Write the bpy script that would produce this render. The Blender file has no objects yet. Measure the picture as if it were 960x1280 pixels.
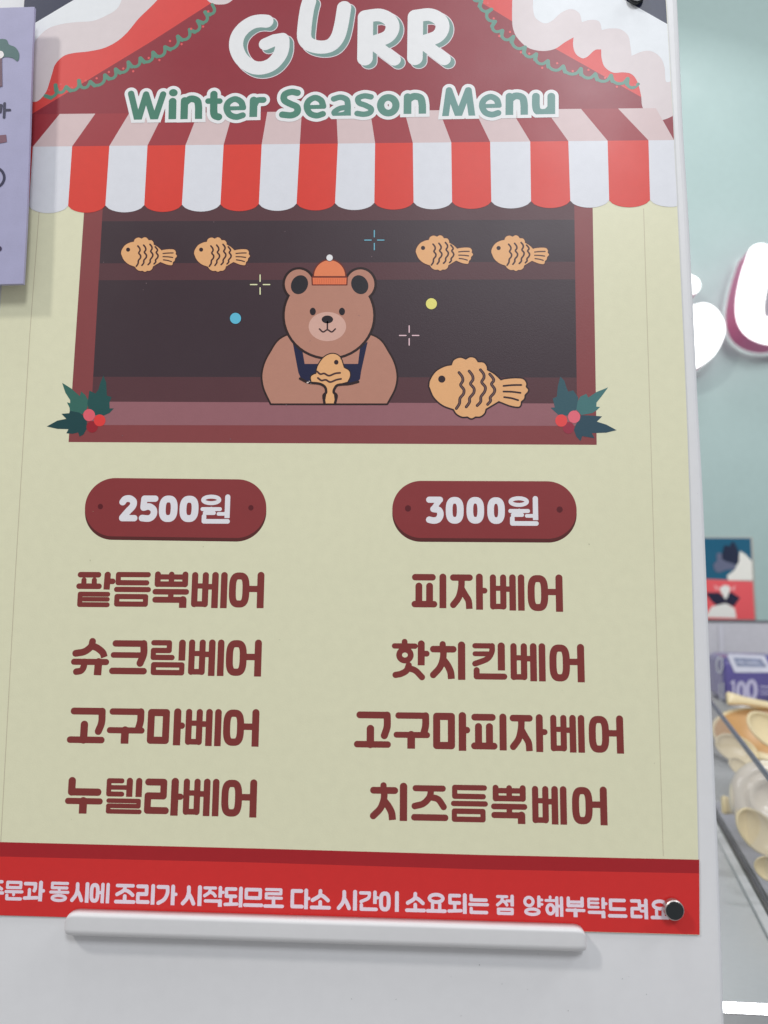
import bpy, bmesh, math, random
import numpy as np
from mathutils import Vector, Matrix
from mathutils.geometry import tessellate_polygon
random.seed(4)
rad = math.radians

# ------------------------------------------------------------------ camera, world, lamps, exposure
F = 1000.0
UP = np.array([65, 7480, -1000.]); UP /= np.linalg.norm(UP)
RX = np.array([24000, -172, 1000.]); RX = RX - (RX @ UP) * UP; RX /= np.linalg.norm(RX)
RY = np.cross(UP, RX)
ROT = np.array([RX, RY, UP])                       # world = ROT @ camera
DIST = 0.478
_c = ROT @ np.array([0, 0, -1.0])
CAM = np.array([0.0, -_c[1] * DIST, 1.35])
scene = bpy.context.scene
cd = bpy.data.cameras.new('camera'); cam = bpy.data.objects.new('camera', cd)
scene.collection.objects.link(cam); scene.camera = cam
cd.sensor_fit = 'VERTICAL'; cd.sensor_height = 36.0; cd.lens = F / 1280 * 36
cd.clip_start = 0.02; cd.clip_end = 60
cam.matrix_world = Matrix([[*ROT[0], CAM[0]], [*ROT[1], CAM[1]], [*ROT[2], CAM[2]], [0, 0, 0, 1]])
cd.dof.use_dof = True; cd.dof.focus_distance = 0.492; cd.dof.aperture_fstop = 7.5; cd.dof.aperture_blades = 0

world = bpy.data.worlds.new('World'); scene.world = world; world.use_nodes = True
bgn = world.node_tree.nodes['Background']
bgn.inputs[0].default_value = (0.93, 0.95, 1.0, 1); bgn.inputs[1].default_value = 0.33

def area(name, loc, target, size, power, color=(1, 1, 1), sy=None):
    l = bpy.data.lights.new(name, 'AREA'); l.energy = power; l.color = color
    l.shape = 'RECTANGLE'; l.size = size; l.size_y = sy or size
    o = bpy.data.objects.new(name, l); scene.collection.objects.link(o)
    o.location = loc
    o.rotation_euler = (Vector(target) - Vector(loc)).to_track_quat('-Z', 'Y').to_euler()
    return o
area('ceiling_or_added_lamp', (-2.4, -1.9, 4.3), (0, 0, 1.45), 0.28, 50, (1.0, 0.97, 0.93), 0.4)
area('ceiling_or_added_lamp', (0.75, -3.0, 3.85), (0, 0, 1.5), 0.7, 50, (0.93, 0.96, 1.0), 0.9)
area('ceiling_or_added_lamp', (-0.3, -0.5, 3.9), (0, -0.1, 1.4), 0.30, 8, (0.97, 0.98, 1.0), 0.3)
area('ceiling_or_added_lamp', (1.9, -0.5, 3.6), (1.3, 2.3, 1.3), 0.9, 29, (0.95, 0.98, 1.0))  # unseen lamp added to brighten the back wall
scene.view_settings.view_transform = 'Standard'; scene.view_settings.look = 'None'
scene.view_settings.exposure = 0.08; scene.view_settings.gamma = 1.0
scene.cycles.max_bounces = 8; scene.cycles.transparent_max_bounces = 16
scene.cycles.use_denoising = True

# ------------------------------------------------------------------ geometry of the view
def ray(x, y): return ROT @ np.array([x - 480, 640 - y, -F])
def W(x, y, Y=0.0):                                # the point of the depth plane y=Y seen at photo pixel x, y
    r = ray(x, y); return CAM + (Y - CAM[1]) / r[1] * r
def G(x, y, z):                                    # the point of the level plane z
    r = ray(x, y); return CAM + (z - CAM[2]) / r[2] * r
def hit(x, y, p, n):
    r = ray(x, y); return CAM + np.dot(np.array(p) - CAM, n) / np.dot(r, n) * r

# ------------------------------------------------------------------ materials
def lin(c):
    c = c / 255.0
    return c / 12.92 if c <= 0.04045 else ((c + 0.055) / 1.055) ** 2.4
MATS = {}
KEY, GLARE = 0.73, 0.013
def pbr(name, rgb, rough=0.5, spec=0.5, mottle=0.035, mscale=60.0, bump=0.0, bscale=900.0, metal=0.0, coat=0.0, wave=(5.0, 0.002)):
    """rgb: linear albedo"""
    if name in MATS: return MATS[name]
    m = bpy.data.materials.new(name); m.use_nodes = True; nt = m.node_tree; N = nt.nodes; L = nt.links
    b = N['Principled BSDF']; b.inputs['Roughness'].default_value = rough
    b.inputs['Specular IOR Level'].default_value = spec; b.inputs['Metallic'].default_value = metal
    b.inputs['Coat Weight'].default_value = coat; b.inputs['Coat Roughness'].default_value = 0.15
    tc = N.new('ShaderNodeTexCoord')
    n1 = N.new('ShaderNodeTexNoise'); n1.inputs['Scale'].default_value = mscale; n1.inputs['Detail'].default_value = 5
    n2 = N.new('ShaderNodeTexNoise'); n2.inputs['Scale'].default_value = mscale * 14; n2.inputs['Detail'].default_value = 2
    for n in (n1, n2): L.new(tc.outputs['Object'], n.inputs['Vector'])
    ad = N.new('ShaderNodeMath'); ad.operation = 'ADD'
    L.new(n1.outputs['Fac'], ad.inputs[0]); L.new(n2.outputs['Fac'], ad.inputs[1])
    mr = N.new('ShaderNodeMapRange'); mr.inputs[1].default_value = 0.6; mr.inputs[2].default_value = 1.4
    mr.inputs[3].default_value = 1 - mottle * 1.6; mr.inputs[4].default_value = 1 + mottle * 1.6
    L.new(ad.outputs[0], mr.inputs[0])
    mx = N.new('ShaderNodeVectorMath'); mx.operation = 'SCALE'; mx.inputs[0].default_value = rgb
    L.new(mr.outputs[0], mx.inputs['Scale']); L.new(mx.outputs[0], b.inputs['Base Color'])
    if bump:
        n3 = N.new('ShaderNodeTexNoise'); n3.inputs['Scale'].default_value = bscale; n3.inputs['Detail'].default_value = 3
        L.new(tc.outputs['Object'], n3.inputs['Vector'])
        bp = N.new('ShaderNodeBump'); bp.inputs['Strength'].default_value = bump; bp.inputs['Distance'].default_value = 0.0004
        n4 = N.new('ShaderNodeTexNoise'); n4.inputs['Scale'].default_value = wave[0]; n4.inputs['Detail'].default_value = 1
        b4 = N.new('ShaderNodeBump'); b4.inputs['Strength'].default_value = 1.0; b4.inputs['Distance'].default_value = wave[1]
        L.new(tc.outputs['Object'], n4.inputs['Vector']); L.new(n4.outputs['Fac'], b4.inputs['Height']); L.new(b4.outputs[0], bp.inputs['Normal'])
        n5 = N.new('ShaderNodeTexNoise'); n5.inputs['Scale'].default_value = 7; n5.inputs['Detail'].default_value = 6
        m5 = N.new('ShaderNodeMapRange'); m5.inputs[1].default_value = 0.3; m5.inputs[2].default_value = 0.7; m5.inputs[3].default_value = rough - 0.06; m5.inputs[4].default_value = rough + 0.08
        L.new(tc.outputs['Object'], n5.inputs['Vector']); L.new(n5.outputs['Fac'], m5.inputs[0]); L.new(m5.outputs[0], b.inputs['Roughness'])
        L.new(n3.outputs['Fac'], bp.inputs['Height']); L.new(bp.outputs[0], b.inputs['Normal'])
    MATS[name] = m; return m
def ink(r, g, b):
    k = 'ink_%d_%d_%d' % (r, g, b)
    c = tuple(min(0.88, max(0.004, (lin(v) - GLARE) / KEY)) for v in (r, g, b))
    return pbr(k, c, rough=0.38, spec=0.45, mottle=0.022, mscale=160, bump=0.10, bscale=1500)
def emit(name, rgb, s):
    m = bpy.data.materials.new(name); m.use_nodes = True; nt = m.node_tree; nt.nodes.clear()
    e = nt.nodes.new('ShaderNodeEmission'); e.inputs[0].default_value = (*rgb, 1); e.inputs[1].default_value = s
    o = nt.nodes.new('ShaderNodeOutputMaterial'); nt.links.new(e.outputs[0], o.inputs[0]); return m
def clear(name, tint, rough=0.05, cover=0.0, body=(0.8, 0.8, 0.85)):
    m = bpy.data.materials.new(name); m.use_nodes = True; nt = m.node_tree; N = nt.nodes; L = nt.links; N.clear()
    t = N.new('ShaderNodeBsdfTransparent'); t.inputs[0].default_value = (*tint, 1)
    g = N.new('ShaderNodeBsdfGlossy'); g.inputs['Roughness'].default_value = rough
    d = N.new('ShaderNodeBsdfDiffuse'); d.inputs[0].default_value = (*body, 1)
    fr = N.new('ShaderNodeFresnel'); fr.inputs[0].default_value = 1.08
    m0 = N.new('ShaderNodeMixShader'); m0.inputs[0].default_value = cover
    L.new(t.outputs[0], m0.inputs[1]); L.new(d.outputs[0], m0.inputs[2])
    m1 = N.new('ShaderNodeMixShader'); L.new(fr.outputs[0], m1.inputs[0])
    L.new(m0.outputs[0], m1.inputs[1]); L.new(g.outputs[0], m1.inputs[2])
    o = N.new('ShaderNodeOutputMaterial'); L.new(m1.outputs[0], o.inputs[0]); return m

# ------------------------------------------------------------------ object helpers
COL = scene.collection
def link(name, me, mat, parent=None, **pr):
    o = bpy.data.objects.new(name, me); COL.objects.link(o)
    if mat: me.materials.append(mat)
    if parent: o.parent = parent
    for k, v in pr.items(): o[k] = v
    return o
def empty(name, loc, **pr):
    o = bpy.data.objects.new(name, None); COL.objects.link(o); o.location = loc; o.empty_display_size = 0.02
    for k, v in pr.items(): o[k] = v
    return o
def part(name, me, mat, parent, **pr):             # mesh given in world space, stored in the parent's space
    off = Vector((0, 0, 0)); p = parent
    while p: off += p.location; p = p.parent
    me.transform(Matrix.Translation(-off))
    return link(name, me, mat, parent, **pr)
def mesh(name, v, f, smooth=False):
    me = bpy.data.meshes.new(name); me.from_pydata([tuple(map(float, p)) for p in v], [], f); me.update()
    if smooth:
        for p in me.polygons: p.use_smooth = True
    return me
def bmesh_out(bm, name, smooth=False):
    bmesh.ops.recalc_face_normals(bm, faces=bm.faces)
    me = bpy.data.meshes.new(name); bm.to_mesh(me); bm.free()
    if smooth:
        for p in me.polygons: p.use_smooth = True
    return me
def prism(name, front, back, smooth=False):        # two matching outlines, closed solid
    n = len(front); v = [*front, *back]
    tri = tessellate_polygon([[Vector(p) for p in front]])
    f = [tuple(t) for t in tri] + [tuple(i + n for i in reversed(t)) for t in tri]
    f += [(i, (i + 1) % n, (i + 1) % n + n, i + n) for i in range(n)]
    bm = bmesh.new(); bv = [bm.verts.new(tuple(map(float, p))) for p in v]
    for q in f:
        try: bm.faces.new([bv[i] for i in q])
        except ValueError: pass
    return bmesh_out(bm, name, smooth)
def rbox(name, lo, hi, r=0.002, seg=3):
    bm = bmesh.new(); bmesh.ops.create_cube(bm, size=1)
    lo = np.array(lo); hi = np.array(hi); c = (lo + hi) / 2; s = hi - lo
    for v in bm.verts: v.co = Vector((c[0] + v.co.x * s[0], c[1] + v.co.y * s[1], c[2] + v.co.z * s[2]))
    bmesh.ops.bevel(bm, geom=bm.edges[:], offset=r, segments=seg, affect='EDGES', profile=0.5)
    return bmesh_out(bm, name, True)

# ------------------------------------------------------------------ flat print: outlines in millimetres on the board plane
def mm(x, y):
    p = W(x, y, 0.0); return np.array([p[0], p[2]]) * 1000
def scale_at(x, y): return float(np.linalg.norm(mm(x + 1, y) - mm(x - 1, y)) / 2)
PRINT_Y, STEP = -0.0009, 0.000012
def cat(pts, closed=False, k=8):
    P = [np.array(p, float) for p in pts]; n = len(P)
    if n < 3: return P
    out = []
    for i in range(n if closed else n - 1):
        p0 = P[i - 1] if (closed or i > 0) else 2 * P[0] - P[1]
        p1, p2 = P[i], P[(i + 1) % n]
        p3 = P[(i + 2) % n] if (closed or i < n - 2) else 2 * P[-1] - P[-2]
        for j in range(k):
            t = j / k
            out.append(0.5 * ((2 * p1) + (-p0 + p2) * t + (2 * p0 - 5 * p1 + 4 * p2 - p3) * t * t + (-p0 + 3 * p1 - 3 * p2 + p3) * t ** 3))
    if not closed: out.append(P[-1])
    return out
def inside(p, P):
    c = False
    for i in range(len(P)):
        a, b = P[i - 1], P[i]
        if (a[1] > p[1]) != (b[1] > p[1]) and p[0] < (b[0] - a[0]) * (p[1] - a[1]) / (b[1] - a[1]) + a[0]: c = not c
    return c
def fill_loops(loops):
    """outer loops with their holes, each filled on its own"""
    loops = [lp for lp in loops if len(lp) > 2]
    depth = [sum(inside(a[0], b) for j, b in enumerate(loops) if j != i) for i, a in enumerate(loops)]
    pts, tri = [], []
    for i, a in enumerate(loops):
        if depth[i] % 2: continue
        grp = [a] + [b for j, b in enumerate(loops) if depth[j] == depth[i] + 1 and inside(b[0], a)]
        q = [[Vector((float(p[0]) * 10, float(p[1]) * 10, 0)) for p in lp] for lp in grp]
        base = len(pts); t = tessellate_polygon(q)
        pts += [tuple(map(float, p)) for lp in grp for p in lp]; tri += [tuple(base + k for k in f) for f in t]
    return pts, tri
def flat(name, loops, layer, mat, parent, y=None, **pr):
    """loops in millimetres -> one flat printed shape"""
    Y = (PRINT_Y - STEP * layer) if y is None else y
    pts, tri = fill_loops(loops); pts = [Vector((p[0] / 1000, p[1] / 1000, 0)) for p in pts]
    f = []
    for a, b, c in tri:
        A, B, Cc = pts[a], pts[b], pts[c]
        cr = (B - A).cross(Cc - A).z
        if abs(cr) < 1e-13: continue
        f.append((a, b, c) if cr > 0 else (a, c, b))
    return part(name, mesh(name, [(p.x, Y, p.y) for p in pts], f), mat, parent, **pr)
def poly(name, px, layer, mat, parent, **pr):
    return flat(name, [[mm(*p) for p in px]], layer, mat, parent, **pr)
def crop(ox, oy, s): return lambda x, y: (ox + x / s, oy + y / s)

def seg_sd(X, Y, a, b):
    d = b - a; L2 = float(d @ d)
    if L2 < 1e-12: return np.hypot(X - a[0], Y - a[1])
    t = np.clip(((X - a[0]) * d[0] + (Y - a[1]) * d[1]) / L2, 0, 1)
    return np.hypot(X - a[0] - t * d[0], Y - a[1] - t * d[1])
def poly_sd(X, Y, P):
    d = np.full(X.shape, 1e9); ins = np.zeros(X.shape, bool); n = len(P)
    for i in range(n):
        a, b = P[i], P[(i + 1) % n]
        d = np.minimum(d, seg_sd(X, Y, a, b))
        if a[1] != b[1]:
            c = (a[1] > Y) != (b[1] > Y)
            xi = (b[0] - a[0]) * (Y - a[1]) / (b[1] - a[1]) + a[0]
            ins ^= c & (X < xi)
    return np.where(ins, -d, d)
class Ink:
    """a union of strokes, dots and filled outlines, measured as a distance field"""
    def __init__(s): s.items = []; s.cut = []
    def stroke(s, pts, r, flat_end=False, flat_start=False): s.items.append(('s', [np.array(p, float) for p in pts], r, flat_end, flat_start)); return s
    def fill(s, pts, grow=0.0): s.items.append(('p', [np.array(p, float) for p in pts], grow, 0, 0)); return s
    def bbox(s, pad):
        A = np.array([p for it in s.items for p in it[1]]); r = max(it[2] for it in s.items) + pad
        return A.min(0) - r, A.max(0) + r
    def sd(s, X, Y):
        D = np.full(X.shape, 1e9)
        for k, P, r, fe, fs in s.items:
            if k == 's':
                d = np.full(X.shape, 1e9)
                for a, b in zip(P[:-1], P[1:]): d = np.minimum(d, seg_sd(X, Y, a, b))
                if len(P) == 1: d = np.hypot(X - P[0][0], Y - P[0][1])
                d = d - r
                if fe:
                    t = P[-1] - P[-2]; t /= np.linalg.norm(t)
                    d = np.maximum(d, (X - P[-1][0]) * t[0] + (Y - P[-1][1]) * t[1])
            else: d = poly_sd(X, Y, P) - r
            D = np.minimum(D, d)
        for v0 in s.cut: D = np.maximum(D, v0 - Y)
        return D
def rdp(P, tol):
    if len(P) < 3: return P
    keep = np.zeros(len(P), bool); keep[0] = keep[-1] = True; st = [(0, len(P) - 1)]; P = np.array(P)
    while st:
        a, b = st.pop()
        if b <= a + 1: continue
        d = P[b] - P[a]; L = np.linalg.norm(d); q = P[a + 1:b] - P[a]
        e = np.abs(q[:, 0] * d[1] - q[:, 1] * d[0]) / L if L > 1e-9 else np.hypot(q[:, 0], q[:, 1])
        i = int(e.argmax())
        if e[i] > tol: i += a + 1; keep[i] = True; st += [(a, i), (i, b)]
    return P[keep]
def contour(fn, lo, hi, step):
    nx = int((hi[0] - lo[0]) / step) + 2; ny = int((hi[1] - lo[1]) / step) + 2
    xs = lo[0] + np.arange(nx) * step; ys = lo[1] + np.arange(ny) * step
    X, Y = np.meshgrid(xs, ys); D = fn(X, Y)
    D[0, :] = D[-1, :] = 1; D[:, 0] = D[:, -1] = 1
    D = np.where(np.abs(D) < 1e-7, 1e-7, D); S = D < 0
    c = S[:-1, :-1] * 1 + S[:-1, 1:] * 2 + S[1:, 1:] * 4 + S[1:, :-1] * 8
    T = {1: [(3, 0)], 2: [(0, 1)], 3: [(3, 1)], 4: [(1, 2)], 5: [(3, 0), (1, 2)], 6: [(0, 2)], 7: [(3, 2)], 8: [(2, 3)],
         9: [(2, 0)], 10: [(0, 1), (2, 3)], 11: [(2, 1)], 12: [(1, 3)], 13: [(1, 0)], 14: [(0, 3)]}
    nxt = {}
    def key(i, j, e):
        if e == 0: return ('h', i, j)
        if e == 2: return ('h', i + 1, j)
        if e == 3: return ('v', i, j)
        return ('v', i, j + 1)
    jj = np.argwhere((c > 0) & (c < 15))
    for i, j in jj:
        for a, b in T[int(c[i, j])]: nxt.setdefault(key(i, j, a), []).append(key(i, j, b))
    def pos(k):
        t, i, j = k
        if t == 'h':
            a, b = D[i, j], D[i, j + 1]; u = a / (a - b); return (xs[j] + u * step, ys[i])
        a, b = D[i, j], D[i + 1, j]; u = a / (a - b); return (xs[j], ys[i] + u * step)
    loops = []
    while nxt:
        s = next(iter(nxt)); k = s; lp = []
        while k in nxt:
            lp.append(pos(k)); q = nxt[k]; k2 = q.pop()
            if not q: del nxt[k]
            k = k2
        if len(lp) > 5:
            h = len(lp) // 2; lp.append(lp[0])
            A = rdp(lp[:h + 1], step * 0.12); B = rdp(lp[h:], step * 0.12)
            lp = [*A, *B[1:-1]]
            ar = 0.5 * sum(lp[i - 1][0] * lp[i][1] - lp[i][0] * lp[i - 1][1] for i in range(len(lp)))
            if abs(ar) > step * step * 2: loops.append(lp)
    return loops
def ink_mesh(name, inks, layer, mat, parent, grow=0.0, step=0.17, shift=(0, 0), y=None, joined=False, **pr):
    if not isinstance(inks, (list, tuple)): inks = [inks]
    inks = [k for k in inks if k.items]
    if joined:
        lo = np.min([k.bbox(grow + 1)[0] for k in inks], 0); hi = np.max([k.bbox(grow + 1)[1] for k in inks], 0)
        fn = lambda X, Y: np.min([k.sd(X, Y) for k in inks], 0) - grow
        loops = contour(fn, lo, hi, step)
    else:
        loops = []
        for k in inks:
            lo, hi = k.bbox(grow + 1)
            loops += contour(lambda X, Y: k.sd(X, Y) - grow, lo, hi, step)
    loops = [[np.array(p) + np.array(shift) for p in lp] for lp in loops]
    return flat(name, loops, layer, mat, parent, y=y, **pr)

def write(strokes, M, m, clip=None):
    """small stroke language -> Ink. M maps local x, y to millimetres, m is millimetres per local unit"""
    k = Ink()
    for s in strokes:
        t = s.split(); th = float(t[0]); r = th / 2 * m; mode = ''
        if t[1] in ('~', 'o', 'r', 'd', '~c'): mode = t[1]; t = t[2:]
        else: t = t[1:]
        fe = t[-1].endswith('!'); t[-1] = t[-1].rstrip('!')
        pts = [tuple(map(float, q.split(','))) for q in t]
        if mode == 'o' or mode == 'd':
            (cx, cy), (rx, ry) = pts[:2]; e = pts[2][0] if len(pts) > 2 else 2.0
            loc = []
            for i in range(40):
                a = 2 * math.pi * i / 40; ca, sa = math.cos(a), math.sin(a)
                loc.append((cx + rx * math.copysign(abs(ca) ** (2 / e), ca), cy + ry * math.copysign(abs(sa) ** (2 / e), sa)))
            P = [M(*q) for q in loc]
            if mode == 'd': k.fill(P)
            else: k.stroke(P + [P[0]], r)
        elif mode == 'r':
            (x0, y0), (x1, y1) = pts
            P = [M(*q) for q in ((x0, y0), (x1, y0), (x1, y1), (x0, y1), (x0, y0))]; k.stroke(P, r)
        else:
            if mode == '~': pts = cat(pts, k=7)
            if mode == '~c': pts = cat(pts, closed=True, k=7); pts = pts + [pts[0]]
            k.stroke([M(*q) for q in pts], r, fe)
    if clip is not None: k.cut.append(M(0, clip)[1])
    return k
GL = {
 '팥': (103, ['15 10,9 57,9', '14 20,24 20,40', '14 47,24 47,40', '15 8,41 60,41', '17 81,9 80,50!', '15 81,27 95,27',
             '13 12,63 84,63', '12 12,77 84,77', '13 12,92 84,92', '13 12,63 12,92']),
 '듬': (97, ['14 88,8 11,8 11,31 85,31', '14 8,50 90,50', '14 r 10,70 84,91']),
 '뿍': (97, ['16 14,8 14,35', '15 50,8 50,35', '16 86,8 86,35', '14 14,15 86,15', '15 14,35 86,35', '15 9,56 90,56', '15 50,56 50,77',
             '16 10,78 82,78', '20 82,78 82,100!']),
 '베': (97, ['17 10,9 10,89', '17 38,9 38,89', '14 10,39 38,39', '15 10,89 38,89', '15 38,41 62,41', '18 63.5,9 63.5,100!', '18 87,9 87,100!']),
 '어': (95, ['19 o 27,50 18,39 3.2,0', '17 48,47 83,47', '19 84,9 84,100!']),
 '피': (95, ['18 11,11 58,11', '19 21,36 21,84', '19 50,36 50,84', '18 10,87 62,87', '19 86,10 86,98!']),
 '자': (108, ['18 12,11 57,11', '18 ~ 35,12 34,38 27,66 12,87', '18 ~ 36,44 45,60 54,76 56,98!', '19 84,9 84,100!', '16 84,47 98,47']),
 '슈': (97, ['18 ~ 53,8 50,22 34,36 12,41', '18 ~ 51,20 66,26 80,38 85,51!', '16 9,64 90,64', '17 ~ 35,64 34,78 28,88 16,91', '20 71,64 70,100!']),
 '크': (95, ['17 14,12 84,12', '19 ~ 85,12 86,40 78,66', '15 10,44 84,44', '17 9,88 88,88']),
 '림': (92, ['14 9,10 49,10 49,31 9,31 9,50 57,50', '18 82,10 82,58!', '14 r 11,70 83,91']),
 '고': (96, ['18 15,9 84,9', '19 ~ 86,9 86,40 79,64', '20 43,46 43,88', '17 9,88 88,88']),
 '구': (97, ['17 14,9 85,9', '19 ~ 86,9 86,35 81,58', '16 9,61 90,61', '21 48,61 48,98!']),
 '마': (100, ['19 r 11,11 50,87', '20 79,9 79,100!', '17 79,46 91,46']),
 '누': (97, ['20 17,10 17,40', '19 17,40 84,40', '16 9,65 90,65', '21 48,65 48,99!']),
 '텔': (95, ['13 42,9 9,9 9,45 43,45', '12 9,27 42,27', '12 42,27 58,27', '17 62,9 62,52!', '17 86,9 86,52!', '12 10,63 87,63 87,77 10,77 10,92 90,92']),
 '라': (101, ['18 11,11 51,11 51,48 11,48 11,87 58,87', '20 80,9 80,100!', '16 80,49 95,49']),
 '핫': (96, ['15 35,4 35,14', '14 9,15 62,15', '15 o 36,38 15,14', '18 78,9 78,64!', '15 78,34 92,34',
             '16 ~ 46,64 40,78 26,86 12,89', '16 ~ 48,72 64,78 80,94']),
 '치': (90, ['16 33,8 33,20', '17 9,21 60,21', '17 ~ 35,22 34,44 26,68 9,88', '18 ~ 36,50 46,64 53,80 55,98!', '19 81,10 81,100!']),
 '킨': (93, ['14 10,10 52,10', '15 ~ 55,10 54,26 42,44 10,57', '13 10,31 50,31', '19 79,10 79,74!', '16 14,74 14,90 86,90']),
 '즈': (95, ['16 12,11 82,11', '17 ~ 52,12 48,34 32,52 10,59', '17 ~ 50,34 70,40 84,60', '17 9,89 88,89']),
 '원': (97, ['13 o 35,19 26,11', '13 8,50 64,50', '15 36,50 36,62', '13 16,63 45,63', '12 60,66 86,66', '17 88,9 88,80!', '15 14,74 14,91 90,91']),
 '2': (68, ['25 ~ 14,26 22,15 38,13 52,24 50,42 34,62 16,86', '23 15,88 58,88']),
 '5': (66, ['23 56,12 18,12', '23 18,12 16,44', '24 ~ 17,46 36,42 52,54 52,74 38,87 13,86']),
 '0': (70, ['25 o 35,50 21,37 2.7,0']),
 '3': (66, ['23 12,12 52,12', '20 52,13 30,42', '24 ~ 28,46 48,50 54,66 46,83 30,88 12,85']),
 '주': (95, ['15 12,10 84,10', '15 ~ 48,12 40,32 12,44', '15 ~ 46,26 64,32 84,45', '15 8,64 90,64', '19 49,64 49,99!']),
 '문': (95, ['15 r 14,11 82,36', '15 8,56 90,56', '15 48,56 48,70', '16 14,74 14,90 84,90']),
 '과': (98, ['16 8,15 54,15', '17 ~ 54,15 54,36 50,48', '16 28,44 28,84', '16 7,85 64,82', '19 79,9 79,99!', '16 79,48 92,48']),
 '동': (95, ['14 86,9 14,9 14,31 84,31', '14 48,31 48,50', '14 8,52 90,52', '14 o 48,80 32,12']),
 '시': (90, ['18 ~ 34,10 34,38 27,64 10,88', '18 ~ 36,44 46,62 56,88', '19 82,9 82,99!']),
 '에': (97, ['18 o 24,50 15,38 3,0', '15 40,48 60,48', '17 62,9 62,99!', '17 87,9 87,99!']),
 '조': (95, ['16 12,11 84,11', '17 ~ 48,12 42,34 12,54', '17 ~ 47,32 66,40 84,56', '18 48,62 48,88', '17 8,89 90,89']),
 '리': (92, ['18 10,12 52,12 52,49 11,49 11,87 60,87', '19 83,9 83,99!']),
 '가': (100, ['18 11,12 54,12', '18 ~ 54,12 54,42 40,72 13,90', '19 80,9 80,99!', '16 80,46 94,46']),
 '작': (97, ['14 10,10 58,10', '15 ~ 35,12 30,32 10,48', '15 ~ 34,30 48,36 58,48', '17 80,8 80,56!', '14 80,30 93,30', '15 14,73 80,73', '19 80,73 80,100!']),
 '되': (92, ['17 58,12 13,12 13,47 58,47', '16 36,48 36,84', '16 8,87 66,84', '19 84,9 84,99!']),
 '므': (95, ['17 r 14,12 82,52', '17 8,87 90,87']),
 '로': (95, ['14 13,9 82,9 82,29 13,29 13,50 85,50', '17 48,50 48,88', '16 8,89 90,89']),
 '다': (97, ['18 56,12 12,12 12,87 60,87', '19 80,9 80,99!', '16 80,47 93,47']),
 '소': (95, ['18 ~ 48,9 44,32 12,54', '18 ~ 48,28 64,36 84,54', '18 48,62 48,88', '17 8,89 90,89']),
 '간': (97, ['16 10,12 52,12', '16 ~ 53,12 48,36 12,54', '18 80,8 80,64!', '15 80,34 93,34', '17 14,70 14,90 86,90']),
 '이': (92, ['19 o 27,50 18,38 3,0', '19 83,9 83,99!']),
 '요': (95, ['17 o 48,28 32,18', '16 31,56 31,88', '16 65,56 65,88', '17 8,89 90,89']),
 '는': (95, ['16 14,9 14,30 84,30', '15 8,52 90,52', '16 14,72 14,90 86,90']),
 '점': (95, ['14 10,10 56,10', '15 ~ 34,12 30,32 10,50', '15 ~ 33,30 46,36 56,50', '14 56,30 80,30', '17 82,8 82,56!', '15 r 14,71 82,91']),
 '양': (97, ['15 o 30,30 20,20', '17 78,8 78,58!', '13 78,21 93,21', '13 78,42 93,42', '15 o 46,79 32,13']),
 '해': (97, ['14 30,5 30,10', '14 8,22 54,22', '16 o 31,64 18,22', '17 64,9 64,99!', '17 88,9 88,99!', '14 64,48 88,48']),
 '부': (95, ['17 15,8 15,44', '17 82,8 82,44', '14 15,26 82,26', '15 15,44 82,44', '15 8,66 90,66', '20 49,66 49,99!']),
 '탁': (97, ['13 56,9 12,9 12,48 56,48', '12 12,28 56,28', '17 80,8 80,56!', '14 80,30 93,30', '15 14,73 80,73', '19 80,73 80,100!']),
 '드': (95, ['17 84,12 14,12 14,54 84,54', '17 8,87 90,87']),
 '려': (95, ['17 10,12 50,12 50,49 11,49 11,87 56,87', '19 84,9 84,99!', '14 58,34 84,34', '14 58,60 84,60']),
}
def glyph(ch, tl, br):
    """a character set in the box between two photo pixels, upright on the board"""
    a = mm(*tl); b = mm(*br); Wd, st = GL[ch]
    sx = (b[0] - a[0]) / Wd; sy = (b[1] - a[1]) / 100
    return write(st, lambda x, y: np.array([a[0] + x * sx, a[1] + y * sy]), abs(sy) * 0.5 + abs(sx) * 0.5)

# ================================================================== setting: wall, floor, counter
WALL_Y = 2.35
wall_m = pbr('mint_wall_paint', (0.45, 0.585, 0.56), rough=0.4, spec=0.4, mottle=0.02, mscale=4, bump=0.05, bscale=300)
def slab(name, lo, hi, mat, **pr):
    me = rbox(name, lo, hi, 0.004, 1)
    for p in me.polygons: p.use_smooth = False
    return link(name, me, mat, None, **pr)
slab('wall', (-3, WALL_Y, 0), (4, WALL_Y + 0.15, 5.0), wall_m, kind='structure')
slab('floor', (-4, -4, -0.1), (5, WALL_Y - 0.01, 0.0), pbr('floor_tile', (0.42, 0.41, 0.40), 0.35), kind='structure')
CZ = 1.06
b0 = G(899, 1030, CZ); b1 = G(960, 1139, CZ)        # foot of the display bin's left pane
bd = (b0 - b1); bd /= np.linalg.norm(bd)             # runs away from the camera
bn = np.array([-bd[1], bd[0], 0.0])                  # towards the left
if bn[0] > 0: bn = -bn

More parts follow.
